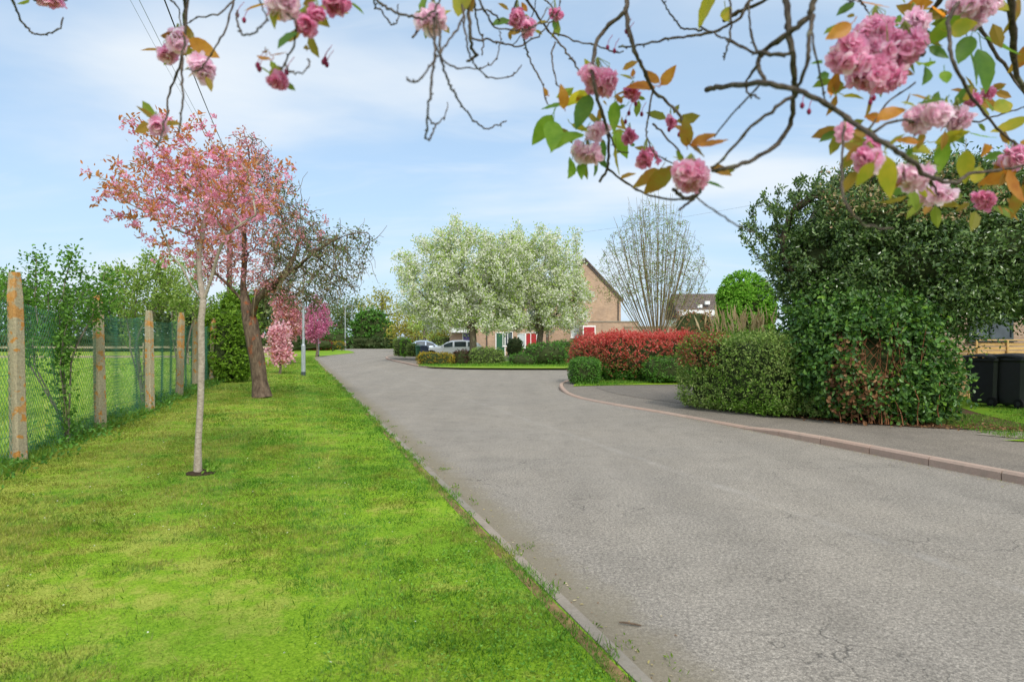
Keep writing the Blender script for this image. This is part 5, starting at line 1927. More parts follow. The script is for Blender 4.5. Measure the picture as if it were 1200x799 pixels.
b1 = P(1160, HZ, 14.85)
wheelie_bin('black wheelie bin nearer the slatted fence, partly behind the other black bin', (b1[0] - .02, 14.85, .12), RAD(205), M['bin'], M['bin_lid'], 'black bins by the slatted fence', 1.12)
b2 = P(1193, HZ, 14.4)
wheelie_bin('front black wheelie bin at the right edge of the photo', (b2[0] - .02, 14.35, .12), RAD(195), M['bin'], M['bin_lid'], 'black bins by the slatted fence', 1.14)
b1 = P(491, HZ, 48.5)
wheelie_bin('green wheelie bin standing left of the navy one near the white car', (b1[0], 48.9, .09), RAD(15), M['bin_green'], M['bin_green'], 'bins by the parked cars')
b1 = P(497.5, HZ, 48)
wheelie_bin('navy blue wheelie bin right by the nose of the white car', (b1[0], 48, .09), RAD(10), M['bin_blue'], M['bin_blue'], 'bins by the parked cars')


# ------------------------------------------------------------------ slatted fence by the bins
def slat_panel(name, label, A, Bp, z0, z1, n, every):
    A, Bp = np.array(A, float), np.array(Bp, float)
    d = Bp - A
    L = np.linalg.norm(d)
    a = math.atan2(d[1], d[0])
    t = thing(name, label, 'fence', (A[0], A[1], z0), 'pine fence panels by the bins', a)
    h = z1 - z0
    mb = MB()
    for k in range(n):
        z = .04 + (h - .08) * (k + .5) / n
        mb.box((L / 2, (-.012 if k % 2 else .012), z), (L - .004, .016, (h - .08) / n * .72), bev=.003)
    mb.build('slats', M['slat'], t)
    for x in np.arange(0, L + .01, every):
        MB().box((x, -.045, h / 2), (.05, .035, h + .02), bev=.004).build('upright', M['slat'], t)
    MB().box((L / 2, -.03, h + .02), (L + .05, .07, .03), bev=.004).build('capping', M['slat'], t)


pA, pB, pC = P(1110, HZ, 15.6), P(1143, HZ, 17.2), P(1330, HZ, 18.4)
slat_panel('slatted_fence', 'short pine slatted fence panel between the overgrown shrub and the bins', pA[:2], pB[:2], .12, 1.34, 15, .78)
slat_panel('slatted_fence', 'long pine fence panel behind the black bins under the house window', (pB[0] + .06, pB[1] + .1), pC[:2], .12, 1.52, 13, .95)


# ------------------------------------------------------------------ houses
def add_window(parent, x, y, z, w, h, frame, nx=1, trans=None, dirv='y', mat=None, sill=True):
    """window proud of a wall facing -Y at y"""
    fr = MB()
    t = .06
    fr.box((x, y - .02, z + h - t / 2), (w, .09, t))
    fr.box((x, y - .02, z + t / 2), (w, .09, t))
    for k in range(nx + 1):
        fr.box((x - w / 2 + t / 2 + (w - t) * k / nx, y - .02, z + h / 2), (t, .088, h - 2 * t))
    if trans:
        fr.box((x, y - .02, z + h * trans), (w - 2 * t, .086, t))
    f = fr.build('window', frame, parent)
    g = MB().box((x, y - .008, z + h / 2), (w - t, .03, h - t)).build('pane', mat or M['glass'], f)
    if sill:
        MB().box((x, y - .05, z - .03), (w + .12, .16, .055)).build('sill', frame, f)
    return f


# terrace across the side road: gable house on the right, wing running left
Yh = 64.0
kx = Yh / F
hx = lambda px: (px - 600) * kx
ter = thing('brick_house', 'buff brick house with a tall gable end behind the white pears', 'house', (hx(685), Yh, .09))
xl, xr, xm = hx(643), hx(727.5), hx(685)
ev_z, ap_z = 5.35, 9.0
mb = MB()
V = [(xl, Yh, 0), (xr, Yh, 0), (xr, Yh, ev_z), (xm, Yh, ap_z), (xl, Yh, ev_z)]
V2 = [(x, Yh + 14, z) for x, y, z in V]
mb.add(V + V2, [np.array([[0, 1, 2, 3, 4], [9, 8, 7, 6, 5]]), np.array([[1, 6, 7, 2], [0, 4, 9, 5]])])
mb.build('wall', M['brick'], ter)
for sg, xe in ((1, xr), (-1, xl)):
    dx, dz = xe - xm, ev_z - ap_z
    L = math.hypot(dx, dz)
    mb = MB().box((L / 2 + .1, 0, .09), (L + .35, 14.5, .14))
    o = mb.build('roof', M['tiles'], ter)
    o.location = (xm - hx(685), 7.1, ap_z - .05)
    a = math.atan2(-dz, abs(dx))
    o.rotation_euler = (0, a, 0) if sg > 0 else (0, math.pi - a, 0)
    if sg < 0:
        o.rotation_euler = (0, -a, math.pi)
        o.rotation_euler = (Matrix.Rotation(math.pi, 3, 'Z') @ Matrix.Rotation(a, 3, 'Y')).to_euler()
    o.matrix_parent_inverse = Matrix.Identity(4)
roofs = [o for o in ter.children if o.name.startswith('roof')]
MB().tube([(xr - .25, Yh - .07, .1), (xr - .25, Yh - .07, ev_z - .1)], .055, 8).build('downpipe', M['fascia'], ter, False)
MB().tube([(hx(641), Yh - .09, .1), (hx(641), Yh - .09, ev_z - .1)], .055, 8).build('downpipe', M['fascia'], ter, False)
dz = -.0
# bargeboards
for sg, xe in ((1, xr), (-1, xl)):
    dx, dzz = xe - xm, ev_z - ap_z
    n = 2
    MB().add([(xm, Yh - .1, ap_z + .02), (xe + sg * .2, Yh - .1, ev_z - .2 + .02), (xe + sg * .2, Yh - .1, ev_z - .38), (xm, Yh - .1, ap_z - .2),
              (xm, Yh - .03, ap_z + .02), (xe + sg * .2, Yh - .03, ev_z - .18), (xe + sg * .2, Yh - .03, ev_z - .38), (xm, Yh - .03, ap_z - .2)],
             [np.array([[0, 1, 2, 3], [7, 6, 5, 4], [0, 4, 5, 1], [3, 2, 6, 7]])]).build('bargeboard', M['fascia'], ter)
world_kids(ter)
for o in roofs:
    o.matrix_parent_inverse = Matrix.Identity(4)

# flat-roofed garage beside the gable
Yg = 60.5
gx = lambda px: (px - 600) * Yg / F
ga = thing('garage', 'low flat roofed brick outbuilding with a red door, left of the red hedge', 'garage', (gx(705), Yg, .09))
MB().box(((gx(683) + gx(748)) / 2, Yg + 1.7, 1.55), (gx(748) - gx(683), 3.3, 3.1)).build('wall', M['brick'], ga)
MB().box(((gx(683) + gx(748)) / 2, Yg + 1.7, 3.15), (gx(748) - gx(683) + .14, 3.42, .1), bev=.01).build('flat_roof', M['path'], ga)
MB().box((gx(690.5), Yg + .03, 1.42), (.95, .07, 2.5), bev=.01).build('door', M['door_red'], ga)
MB().box((gx(690.5), Yg + .035, 1.45), (1.14, .05, 2.72)).build('door_frame', M['white'], ga)
MB().box((gx(690.5) - .28, Yg - .03, 1.1), (.12, .05, .03)).build('handle', M['steel'], ga)
world_kids(ga)

# ground-floor bay right of the wing, with the white window
Yw = 63.4
wx = lambda px: (px - 600) * Yw / F
wg = thing('brick_terrace', 'long low brick terrace with white windows and coloured doors behind the pears', 'house', (wx(600), Yw, .09))
MB().box(((wx(527) + wx(642)) / 2, Yw + 4, 2.5), (wx(642) - wx(527), 8, 5.0)).build('wall', M['brick'], wg)
mb = MB()
xa, xb = wx(527) - .3, wx(642)
mb.add([(xa, Yw - .4, 4.9), (xb, Yw - .4, 4.9), (xb, Yw + 4, 8.0), (xa, Yw + 4, 8.0), (xa, Yw + 8.4, 4.9), (xb, Yw + 8.4, 4.9)], [np.array([[0, 1, 2, 3], [3, 2, 5, 4], [0, 4, 5, 1]]), np.array([[0, 3, 4], [1, 5, 2]])])
mb.build('roof', M['tiles'], wg)
for px, w, h, z, nx in ((595, .95, 1.35, .95, 2), (611.5, .8, 1.35, .8, 1), (626, .7, 1.3, .9, 1)):
    add_window(wg, wx(px), Yw, z, w, h, M['white'], nx, None, mat=M['blind'] if px == 611.5 else M['glass'])
for px, z in ((560, 3.2), (598, 3.2), (625, 3.2)):
    add_window(wg, wx(px), Yw, z, 1.2, 1.2, M['white'], 2)
for px, mt, w in ((622.5, 'door_red', .95), (586.5, 'door_green', .75), (548, 'door_purple', .8)):
    d = MB().box((wx(px), Yw - .02, 1.1), (w, .08, 2.05), bev=.01).build('door', M[mt], wg)
    fr = MB()
    for sg in (-1, 1):
        fr.box((wx(px) + sg * (w / 2 + .05), Yw - .025, 1.12), (.09, .1, 2.15))
    fr.box((wx(px), Yw - .025, 2.2), (w + .2, .1, .09))
    fr.build('frame', M['white'], d)
    MB().box((wx(px) + w * .36, Yw - .08, 1.05), (.11, .05, .03)).build('handle', M['steel'], d)
MB().box((wx(541), Yw - .5, 2.45), (1.9, 1.1, .5), bev=.02).build('porch', M['render_white'], wg)
for px in (570.5, 641):
    MB().tube([(wx(px), Yw - .08, .1), (wx(px), Yw - .08, 4.9)], .055, 8).build('downpipe', M['fascia'], wg, False)
add_window(wg, wx(635), Yw, .9, .01, .01, M['white'], 1, sill=False) if False else None
world_kids(wg)
# window unit on the ground floor of the gable, seen between pear and garage
f = add_window(ter, hx(677), Yh, 1.75, 1.3, 1.25, M['white'], 1, .55, mat=M['blind'])
world_kids(ter)
for o in roofs:
    o.matrix_parent_inverse = Matrix.Identity(4)

# garden wall and the far houses
gw = MB().box((P(800, HZ, 44)[0], 44, 1.2), (7.5, .22, 2.3)).box((P(800, HZ, 44)[0], 44, 2.39), (7.56, .3, .07)).build('garden_wall', M['brick2'])
tag(gw, 'pale brick garden wall behind the right end of the red hedge', 'wall')
Yf = 98.0
fx = lambda px: (px - 600) * Yf / F
fh = thing('white_house', 'distant white rendered house with a long grey tiled roof', 'house', (fx(830), Yf, 0))
MB().box((fx(838), Yf + 4, 2.9), (fx(880) - fx(796), 8, 5.8)).build('wall', M['render_white'], fh)
mb = MB()
xa, xb = fx(794), fx(884)
mb.add([(xa, Yf - .4, 4.6), (xb, Yf - .4, 4.6), (xb, Yf + 4, 8.4), (xa, Yf + 4, 8.4), (xa, Yf + 8.4, 4.6), (xb, Yf + 8.4, 4.6)], [np.array([[0, 1, 2, 3], [3, 2, 5, 4]]), np.array([[0, 3, 4], [1, 5, 2]])])
mb.build('roof', M['tiles'], fh)
MB().box((fx(820), Yf - .02, 2.5), (fx(831) - fx(804), .1, 1.7)).build('brick_panel', M['brick'], fh)
for px in (828.5, 812):
    add_window(fh, fx(px), Yf - .06, 2.2, 1.1, 1.2, M['white'], 1)
for px, z in ((823, 6.4), (832, 6.9)):
    MB().box((fx(px), Yf + 1.4, z), (.7, .5, .5), bev=.05).build('roof_vent', M['render_white'], fh)
MB().box((fx(870), Yf + 4, 8.8), (1.0, .7, 1.7)).build('chimney', M['brick'], fh)
world_kids(fh)
wv = MB().box((P(757, HZ, 50)[0], 50.2, 1.25), (1.0, .08, 2.3), bev=.01)
tag(wv.build('garden_gate', M['white']), 'white boarded gate behind the foot of the bare tree', 'gate')

# house behind the overgrown shrub
Yn = 20.0
nx_ = lambda px: (px - 600) * Yn / F
nh = thing('pink_brick_house', 'brick house half hidden behind the overgrown shrub and the bins', 'house', (16, Yn, .11))
x0, x1 = 11.6, 24.0
MB().box(((x0 + x1) / 2, Yn + 4, 2.45), (x1 - x0, 8, 4.9)).build('wall', M['brick2'], nh)
mb = MB()
mb.add([(x0 - .3, Yn - .35, 4.75), (x1 + .3, Yn - .35, 4.75), (x1 + .3, Yn + 4, 7.35), (x0 - .3, Yn + 4, 7.35), (x0 - .3, Yn + 8.35, 4.75), (x1 + .3, Yn + 8.35, 4.75)], [np.array([[0, 1, 2, 3], [3, 2, 5, 4], [0, 4, 5, 1]]), np.array([[0, 3, 4], [1, 5, 2]])])
mb.build('roof', M['tiles'], nh)
add_window(nh, nx_(1160), Yn, 1.55, 1.3, 1.25, M['steel_dark'], 2, None)
add_window(nh, nx_(1240), Yn, 1.2, 1.5, 1.3, M['steel_dark'], 2, None)
world_kids(nh)
# ------------------------------------------------------------------ the flowering cherry overhead
# its trunk stands on the verge behind the camera; limbs pass over and hang their twigs into the view
oc = thing('flowering_cherry', 'double pink blossomed cherry whose bare twigs and sprays hang in from above', 'tree', (-.9, -2.3, .045))
rngo = np.random.default_rng(888)


def dep(px, py):
    return 1.42 + .18 * math.sin(px * .011 + .5) + .10 * math.sin(px * .031 + py * .02) - .00025 * (py - 100)


def B3(px, py, extra=0.0):
    return np.array(P(px, py, dep(px, py) + extra))


LIMBS = [
    [(-.9, -2.3, -.05), (-.88, -2.28, .6), (-.8, -2.2, 1.3), (-.68, -2.05, 1.95), (-.45, -1.5, 2.45), (-.1, -.6, 2.78), (.25, .35, 2.86), (.55, 1.05, 2.72), (.85, 1.45, 2.52)],
    [(-.45, -1.5, 2.45), (-.7, -.6, 2.8), (-.85, .3, 2.85), (-.8, .95, 2.68), (-.72, 1.4, 2.45)],
    [(-.1, -.6, 2.78), (-.2, .3, 2.95), (-.15, .95, 2.8), (-.1, 1.4, 2.5)],
    [(.25, .35, 2.86), (.7, .7, 2.75), (1.05, 1.0, 2.6), (1.2, 1.3, 2.4)],
    [(.55, 1.05, 2.72), (.42, 1.35, 2.6), (.3, 1.5, 2.42)],
    [(-.68, -2.05, 1.95), (-1.2, -2.3, 2.4), (-2.0, -2.5, 2.9)], [(-.68, -2.05, 1.95), (-.4, -2.8, 2.6), (-.1, -3.4, 3.2)],
]
LR = [(.13, .035), (.06, .022), (.055, .022), (.055, .022), (.03, .018), (.06, .02), (.06, .02)]
mbt = MB()
limb_pts = []
for pts, (r0, r1) in zip(LIMBS, LR):
    q = smooth_line(pts, 6)
    mbt.tube(q, np.linspace(r0, r1, len(q)) if r0 < .1 else np.interp(np.linspace(0, 1, len(q)), [0, .08, .35, 1], [.17, .13, .09, r1]), 12)
    limb_pts.append(q)
mbt.build('trunk', M['bark_cherry'], oc, True)
limb_pts = np.concatenate(limb_pts[:5])
limb_pts = limb_pts[limb_pts[:, 1] > .6]

# twigs: (thickness in photo px, points in photo px). Those that enter at the top run on up to a limb.
TW = [
    (2.6, [(14, 0), (21, 17), (30, 32), (41, 40), (56, 40), (68, 34), (74, 21)]),
    (3.0, [(41, 0), (60, 2), (79, 0)]),
    (3.2, [(216, 0), (215, 45), (210, 79), (199, 109), (193, 146), (183, 173)]),
    (3.0, [(220, 0), (217, 30), (214, 68), (213, 98), (215, 120), (208, 156)]),
    (2.2, [(274, 0), (268, 22), (259, 45), (244, 68), (231, 83), (218, 81)]),
    (2.2, [(272, 2), (255, 17), (233, 21), (220, 28)]),
    (2.2, [(199, 0), (209, 11), (212, 35)]),
    (2.2, [(277, 13), (280, 34), (287, 41), (300, 37), (312, 22), (306, 5)]),
    (2.6, [(336, 17), (347, 28), (345, 49), (334, 75), (323, 98), (317, 98)]),
    (2.0, [(334, 75), (342, 85), (355, 85), (363, 75), (361, 69)]),
    (3.0, [(440, 0), (455, 10), (467, 17), (487, 20), (497, 22), (512, 8), (518, -4)]),
    (2.0, [(439, 0), (440, 10), (447, 12), (455, 25), (462, 29), (467, 20), (466, 5)]),
    (4.0, [(500, 18), (493, 30), (484, 44)]),
    (2.6, [(507, 0), (509, 37), (510, 60), (507, 80), (504, 110), (501, 135), (500, 161), (505, 160), (509, 150), (511, 145)]),
    (1.8, [(501, 139), (510, 145), (522, 136), (525, 120)]),
    (2.6, [(508, 0), (512, 22), (516, 45), (517, 67), (524, 92), (530, 107), (542, 125), (555, 141), (571, 151), (582, 147), (594, 142)]),
    (2.2, [(548, 0), (541, 25), (527, 47), (515, 65), (502, 80), (490, 96), (480, 95), (477, 91)]),
    (2.0, [(502, 32), (515, 62), (522, 74), (540, 80), (565, 80), (580, 71), (586, 50), (586, 36)]),
    (2.2, [(541, 0), (544, 26), (546, 47), (552, 67), (560, 81), (580, 92), (600, 89), (612, 76)]),
    (4.2, [(548, -4), (550, 22), (551, 45), (554, 59), (559, 65), (553, 69), (547, 73)]),
    (2.6, [(551, 45), (570, 47), (592, 52), (610, 54), (630, 42), (647, 25), (655, 10), (656, 0)]),
    (2.6, [(556, 0), (557, 15), (562, 37), (566, 47), (565, 65)]),
    (2.2, [(556, 11), (575, 14), (590, 27), (605, 30), (618, 34)]),
    (2.2, [(562, 0), (577, 30), (592, 35), (615, 36), (632, 27), (641, 9)]),
    (1.8, [(605, 0), (600, 18), (606, 30), (622, 22), (628, 0)]),
    (1.8, [(640, 0), (648, 12), (640, 26), (625, 30), (600, 54)]),
    (3.0, [(617, 0), (627, 15), (642, 35), (655, 50), (667, 65), (675, 78), (686, 98)]),
    (2.4, [(611, 32), (617, 57), (620, 70), (632, 90), (642, 122)]),
    (2.0, [(651, 50), (647, 67), (651, 92), (656, 104)]),
    (1.9, [(649, 39), (678, 49), (701, 54), (722, 62), (731, 60)]),
    (5.0, [(736, -4), (733, 10), (730, 16), (711, 33), (699, 52), (694, 81), (698, 107), (704, 130), (712, 153), (713, 182), (712, 198), (702, 213)]),
    (2.2, [(712, 153), (722, 176), (737, 179)]),
    (4.8, [(733, 8), (737, 36), (746, 65), (756, 85), (766, 107), (782, 120), (795, 133), (800, 143)]),
    (2.2, [(766, 107), (759, 140), (758, 159), (766, 179), (789, 192)]),
    (3.4, [(880, -4), (867, 20), (847, 33), (821, 41), (795, 44), (769, 49), (743, 54), (727, 55)]),
    (2.4, [(823, 36), (805, 34), (798, 33), (785, 16), (777, 0)]),
    (2.6, [(856, 5), (857, 30), (852, 55), (848, 70)]),
    (2.2, [(821, 32), (845, 44), (866, 54), (888, 64)]),
    (2.6, [(712, 198), (740, 218), (769, 231), (802, 234), (818, 228), (821, 222)]),
    (4.4, [(790, 222), (800, 232), (812, 230), (820, 224), (808, 236), (796, 246)]),
    (2.0, [(818, 232), (835, 246), (857, 260), (870, 267), (884, 272)]),
    (2.4, [(765, 145), (780, 160), (798, 180), (803, 200)]),
    (2.6, [(897, 96), (870, 120), (838, 160)]),
    (7.0, [(921, -4), (923, 20), (926, 51), (931, 91), (930, 115), (926, 145), (911, 169), (884, 187), (860, 195), (834, 200)]),
    (4.2, [(928, 115), (897, 135), (870, 159), (850, 184), (834, 198)]),
    (7.4, [(955, -4), (946, 20), (923, 40), (894, 62), (888, 78), (897, 96)]),
    (5.2, [(951, 20), (948, 54), (945, 78), (934, 108), (926, 125)]),
    (5.0, [(889, 62), (910, 65), (923, 63), (931, 60)]),
    (3.6, [(852, 46), (872, 56), (886, 64)]),
    (3.4, [(888, 78), (876, 92), (876, 108), (890, 115)]),
    (5.6, [(829, 105), (850, 101), (897, 98), (928, 105), (961, 118), (992, 138), (1019, 157), (1043, 172), (1066, 189), (1093, 209), (1120, 214), (1137, 204), (1171, 199), (1205, 193)]),
    (2.6, [(951, 36), (958, 74), (965, 111), (968, 121)]),
    (2.8, [(990, 137), (987, 189), (988, 230), (1005, 258), (1025, 267), (1047, 268)]),
    (4.4, [(1130, -4), (1113, 20), (1112, 51), (1120, 81), (1140, 115), (1164, 145), (1184, 165), (1206, 178)]),
    (5.6, [(1130, -4), (1147, 30), (1171, 68), (1195, 101), (1210, 120)]),
    (8.5, [(1184, -4), (1188, 44), (1191, 84), (1202, 108)]),
    (3.4, [(1019, 155), (1053, 142), (1093, 145), (1147, 142), (1180, 132), (1206, 124)]),
    (2.6, [(1019, 152), (1043, 118), (1073, 98)]),
    (6.0, [(1104, -4), (1086, 24), (1080, 52), (1082, 64)]),
    (5.4, [(848, 24), (862, 16), (877, 10), (905, -4)]),
    (2.4, [(1008, 0), (1014, 8), (1018, 16)]),
    (3.0, [(888, 62), (880, 38), (878, 10), (880, -4)]),
    (2.6, [(1090, 209), (1097, 225), (1100, 236)]),
    (2.4, [(1000, 3), (985, -4)]),
]
for i, (w, pts) in enumerate(TW):
    q = smooth_line(pts, 5)
    m = len(q)
    drift = rngo.normal() * .09
    t = np.linspace(0, 1, m)
    X = np.array([B3(a, b, drift * math.sin(math.pi * tt) + (drift * .6 * tt if w < 2.5 else 0)) for (a, b), tt in zip(q, t)])
    r = w * .5 * dep(*pts[0]) / F * (1.02 - .38 * t) * (1 + .08 * np.sin(np.arange(m) * 2.1 + i))
    # knobbly spurs
    r = r * (1 + .18 * (rngo.random(m) < .22))
    mb = MB()
    X = X + rngo.normal(size=X.shape) * .0012
    for end in (0, -1):
        if pts[end][1] <= 5:
            s = X[end]
            d = np.linalg.norm(limb_pts - s, axis=1) + 2.0 * np.maximum(s[2] + .12 - limb_pts[:, 2], 0)
            L = limb_pts[np.argmin(d)]
            tan = unit((X[0] - X[2]) if end == 0 else (X[-1] - X[-3]))
            dd = np.linalg.norm(L - s)
            c1, c2 = s + tan * dd * .35, L + (s - L) * .2 + np.array([0, 0, .06])
            tt = np.linspace(0, 1, 12)[1:, None]
            ext = s * (1 - tt) ** 3 + 3 * c1 * tt * (1 - tt) ** 2 + 3 * c2 * tt ** 2 * (1 - tt) + L * tt ** 3
            re_ = np.linspace(r[end], r[end] * 1.35, 11)
            if end == 0:
                X, r = np.concatenate([ext[::-1], X]), np.concatenate([re_[::-1], r])
                break
            X, r = np.concatenate([X, ext]), np.concatenate([r, re_])
    mb.tube(X, r, 8)
    # short spurs and buds along the twig
    for k in range(3, len(X) - 1):
        if rngo.random() < (.2 if w < 4 else .14):
            dv = unit(np.cross(X[k] - X[k - 1], rngo.normal(size=3)))
            Ls = rngo.uniform(.003, .007)
            mb.tube([X[k], X[k] + dv * Ls * .6, X[k] + dv * Ls], [.0016, .0018, .0008], 5)
    mb.build('branch', M['branch'], oc, True)


# flowers: layered rosettes of notched petals
def petal_grid(L, Wd, cup):
    V, nx, ny = [], 5, 5
    for j in range(ny):
        v = j / (ny - 1)
        wv = Wd * (.22 + .95 * math.sin(math.pi * min(1, v * .78 + .08)))
        for i in range(nx):
            u = i / (nx - 1) * 2 - 1
            yy = L * v - (L * .13 * (1 - abs(u)) * (v ** 6)) - L * .12 * u * u * v
            V.append((u * wv * .5, yy, cup * L * (v * v * .6 + .5 * u * u * v) + .0006 * math.sin(9 * u + 6 * v)))
    Fc = [[j * nx + i, j * nx + i + 1, (j + 1) * nx + i + 1, (j + 1) * nx + i] for j in range(ny - 1) for i in range(nx - 1)]
    return np.array(V), np.array(Fc)


PV, PF = petal_grid(1.0, .62, .12)


def flower(mb, c, axis, size, r):
    axis = unit(np.asarray(axis, float))
    u = unit(np.cross(axis, r.normal(size=3)))
    w = np.cross(axis, u)
    for ring, (n, tilt, L) in enumerate(((9, -.05, 1.0), (9, .3, .95), (8, .7, .8), (6, 1.1, .55))):
        for k in range(n):
            a = (k + .5 * ring + r.uniform(-.2, .2)) * 2 * math.pi / n
            ti = tilt + r.uniform(-.5, .45)
            out = u * math.cos(a) + w * math.sin(a)
            d = out * math.cos(ti) + axis * math.sin(ti)
            s = np.cross(d, axis)
            s = unit(s) if np.linalg.norm(s) > 1e-6 else u
            nn = np.cross(s, d)
            l = size * L * r.uniform(.7, 1.3)
            tw = r.normal() * .25
            s2 = s * math.cos(tw) + nn * math.sin(tw)
            n2 = np.cross(s2, d)
            V = c + (PV[:, 0:1] * s2 + PV[:, 1:2] * d + PV[:, 2:3] * n2) * l
            mb.add(V, PF)


FL = {'p': ['#eeb2ce', '#f4cadd', '#e69cbe', '#f8e0ea'], 'w': ['#f2d2e0', '#f8e4ec', '#ecbcd2', '#fbeff4'], 'd': ['#e08cb2', '#eca8c6', '#d2749e', '#f2bed4']}
FM = {k: m_leaf('blossom_' + n, v, .6, .6, .1, tb=1.04, tcol=1.2) for (k, v), n in zip(FL.items(), ('pink', 'pale', 'deep'))}
M['stalk'] = m_plain('flower_stalk', srgb('#7f8a3c'), .6, .3, .15, 40)
M['bud'] = m_leaf('flower_bud', ['#a53a62', '#b94f78', '#8f2f55'], .25)
CL = [  # photo px centre, half width, half height, number of flowers, colour
    (1028, 64, 52, 38, 13, 'p'), (990, 66, 24, 22, 9, 'p'), (1026, 42, 28, 24, 10, 'p'), (1060, 62, 26, 26, 10, 'p'), (1025, 88, 34, 20, 10, 'p'), (1070, 30, 16, 16, 5, 'w'),
    (1138, 10, 32, 16, 9, 'w'), (1088, 138, 24, 14, 7, 'w'), (1122, 138, 18, 12, 5, 'w'), (1070, 206, 17, 13, 5, 'w'), (1098, 226, 20, 10, 5, 'w'),
    (1019, 188, 10, 8, 3, 'p'), (1020, 170, 8, 7, 2, 'd'), (1188, 186, 14, 12, 5, 'p'), (1155, 235, 17, 8, 4, 'd'), (1140, 116, 7, 7, 2, 'd'), (1158, 110, 5, 5, 1, 'd'),
    (700, 95, 21, 17, 8, 'p'), (688, 180, 17, 10, 5, 'w'), (700, 156, 10, 8, 3, 'w'), (758, 185, 15, 13, 4, 'd'), (810, 206, 24, 14, 8, 'p'), (742, 110, 7, 5, 2, 'd'), (738, 162, 5, 8, 2, 'd'), (786, 143, 5, 6, 1, 'd'),
    (606, 20, 9, 12, 4, 'd'), (650, 15, 8, 6, 2, 'd'), (618, 32, 8, 4, 2, 'p'), (332, 4, 20, 10, 6, 'w'), (392, 6, 15, 11, 5, 'd'), (370, 14, 6, 6, 2, 'd'), (358, 30, 7, 9, 2, 'd'),
    (208, 50, 8, 12, 3, 'w'), (236, 80, 11, 8, 4, 'w'), (196, 62, 6, 7, 2, 'p'), (183, 146, 6, 5, 2, 'p'), (508, 24, 13, 10, 4, 'w'), (326, 95, 8, 5, 2, 'd'), (990, 154, 6, 5, 1, 'p'), (1160, 4, 14, 8, 4, 'w'), (56, -2, 14, 4, 3, 'p')]
for (px, py, hw, hh, nf, ck) in CL:
    d0 = dep(px, py)
    c0 = B3(px, py)
    k = d0 / F
    mb = MB()
    size = .0225 if ck != 'd' else .0165
    up_ = c0 + np.array([0, 0, hh * k + .02])
    stalks = MB()
    for j in range(int(nf * 2.2 + .5)):
        o = unit(rngo.normal(size=3)) * np.array([hw * k, hw * k * .9, hh * k]) * rngo.uniform(.25, 1.0) * .85
        c = c0 + o
        ax = unit(o + np.array([0, -.01, -.008]) + rngo.normal(size=3) * .008)
        flower(mb, c, ax, size * rngo.uniform(.85, 1.15), rngo)
        mid = (c + up_) / 2 + rngo.normal(size=3) * .006
        stalks.tube([up_, mid, c - ax * .004], .0009, 5, False)
    cl = mb.build('blossom_cluster', FM[ck], oc, True)
    stalks.build('stalks', M['stalk'], cl, True)
for bx, by in [(302, 77), (304, 81), (330, 93), (336, 85), (379, 73), (383, 76), (381, 70), (278, 18), (286, 24), (734, 37), (737, 41), (712, 56), (720, 60), (948, 131), (940, 124), (1020, 120), (1024, 115), (745, 122), (752, 134), (784, 152), (796, 158), (737, 133), (733, 143)]:
    c = B3(bx, by)
    V, f = ico(2)
    mb = MB().add(V * np.array([.0042, .0042, .0062]) + c, f)
    mb.tube([c + np.array([0, 0, .005]), c + np.array([.004, .003, .018]), c + np.array([.012, .006, .03])], .0007, 4, False)
    mb.build('flower_bud', M['bud'], oc, True)

# leaves: photo px of the middle, length px, direction of the tip (deg, 0 = right, 90 = up), colour
LC = {'g': ['#66902e', '#8fae46'], 'd': ['#4b7436', '#6a8c3c'], 'y': ['#8f9c36', '#b8a840'], 'o': ['#b06c2c', '#cf9846'], 'b': ['#94602a', '#858438']}


def m_big_leaf(name, cols):
    t = NT(name)
    v = t.coord()
    n1 = t.noise(v, 24, 5, .65)
    oi = t.n('ShaderNodeObjectInfo')
    c = t.ramp(n1, [(.3, srgb(cols[0])), (.7, srgb(cols[1]))])
    c = t.mix(.7, c, t.ramp(oi.outputs['Random'], [(0, gray(.75)), (1, gray(1.25))]), 'MULTIPLY')
    b = t.bsdf(c, .42, .35, t.bump(n1, .3, .002), link=False)
    tr = t.n('ShaderNodeBsdfTranslucent')
    t.l(t.mix(1, c, (1.6, 1.5, .8, 1), 'MULTIPLY'), tr.inputs[0])
    ms = t.n('ShaderNodeMixShader')
    ms.inputs[0].default_value = .62
    t.l(b.outputs[0], ms.inputs[1])
    t.l(tr.outputs[0], ms.inputs[2])
    t.l(ms.outputs[0], t.out.inputs[0])
    return t.m


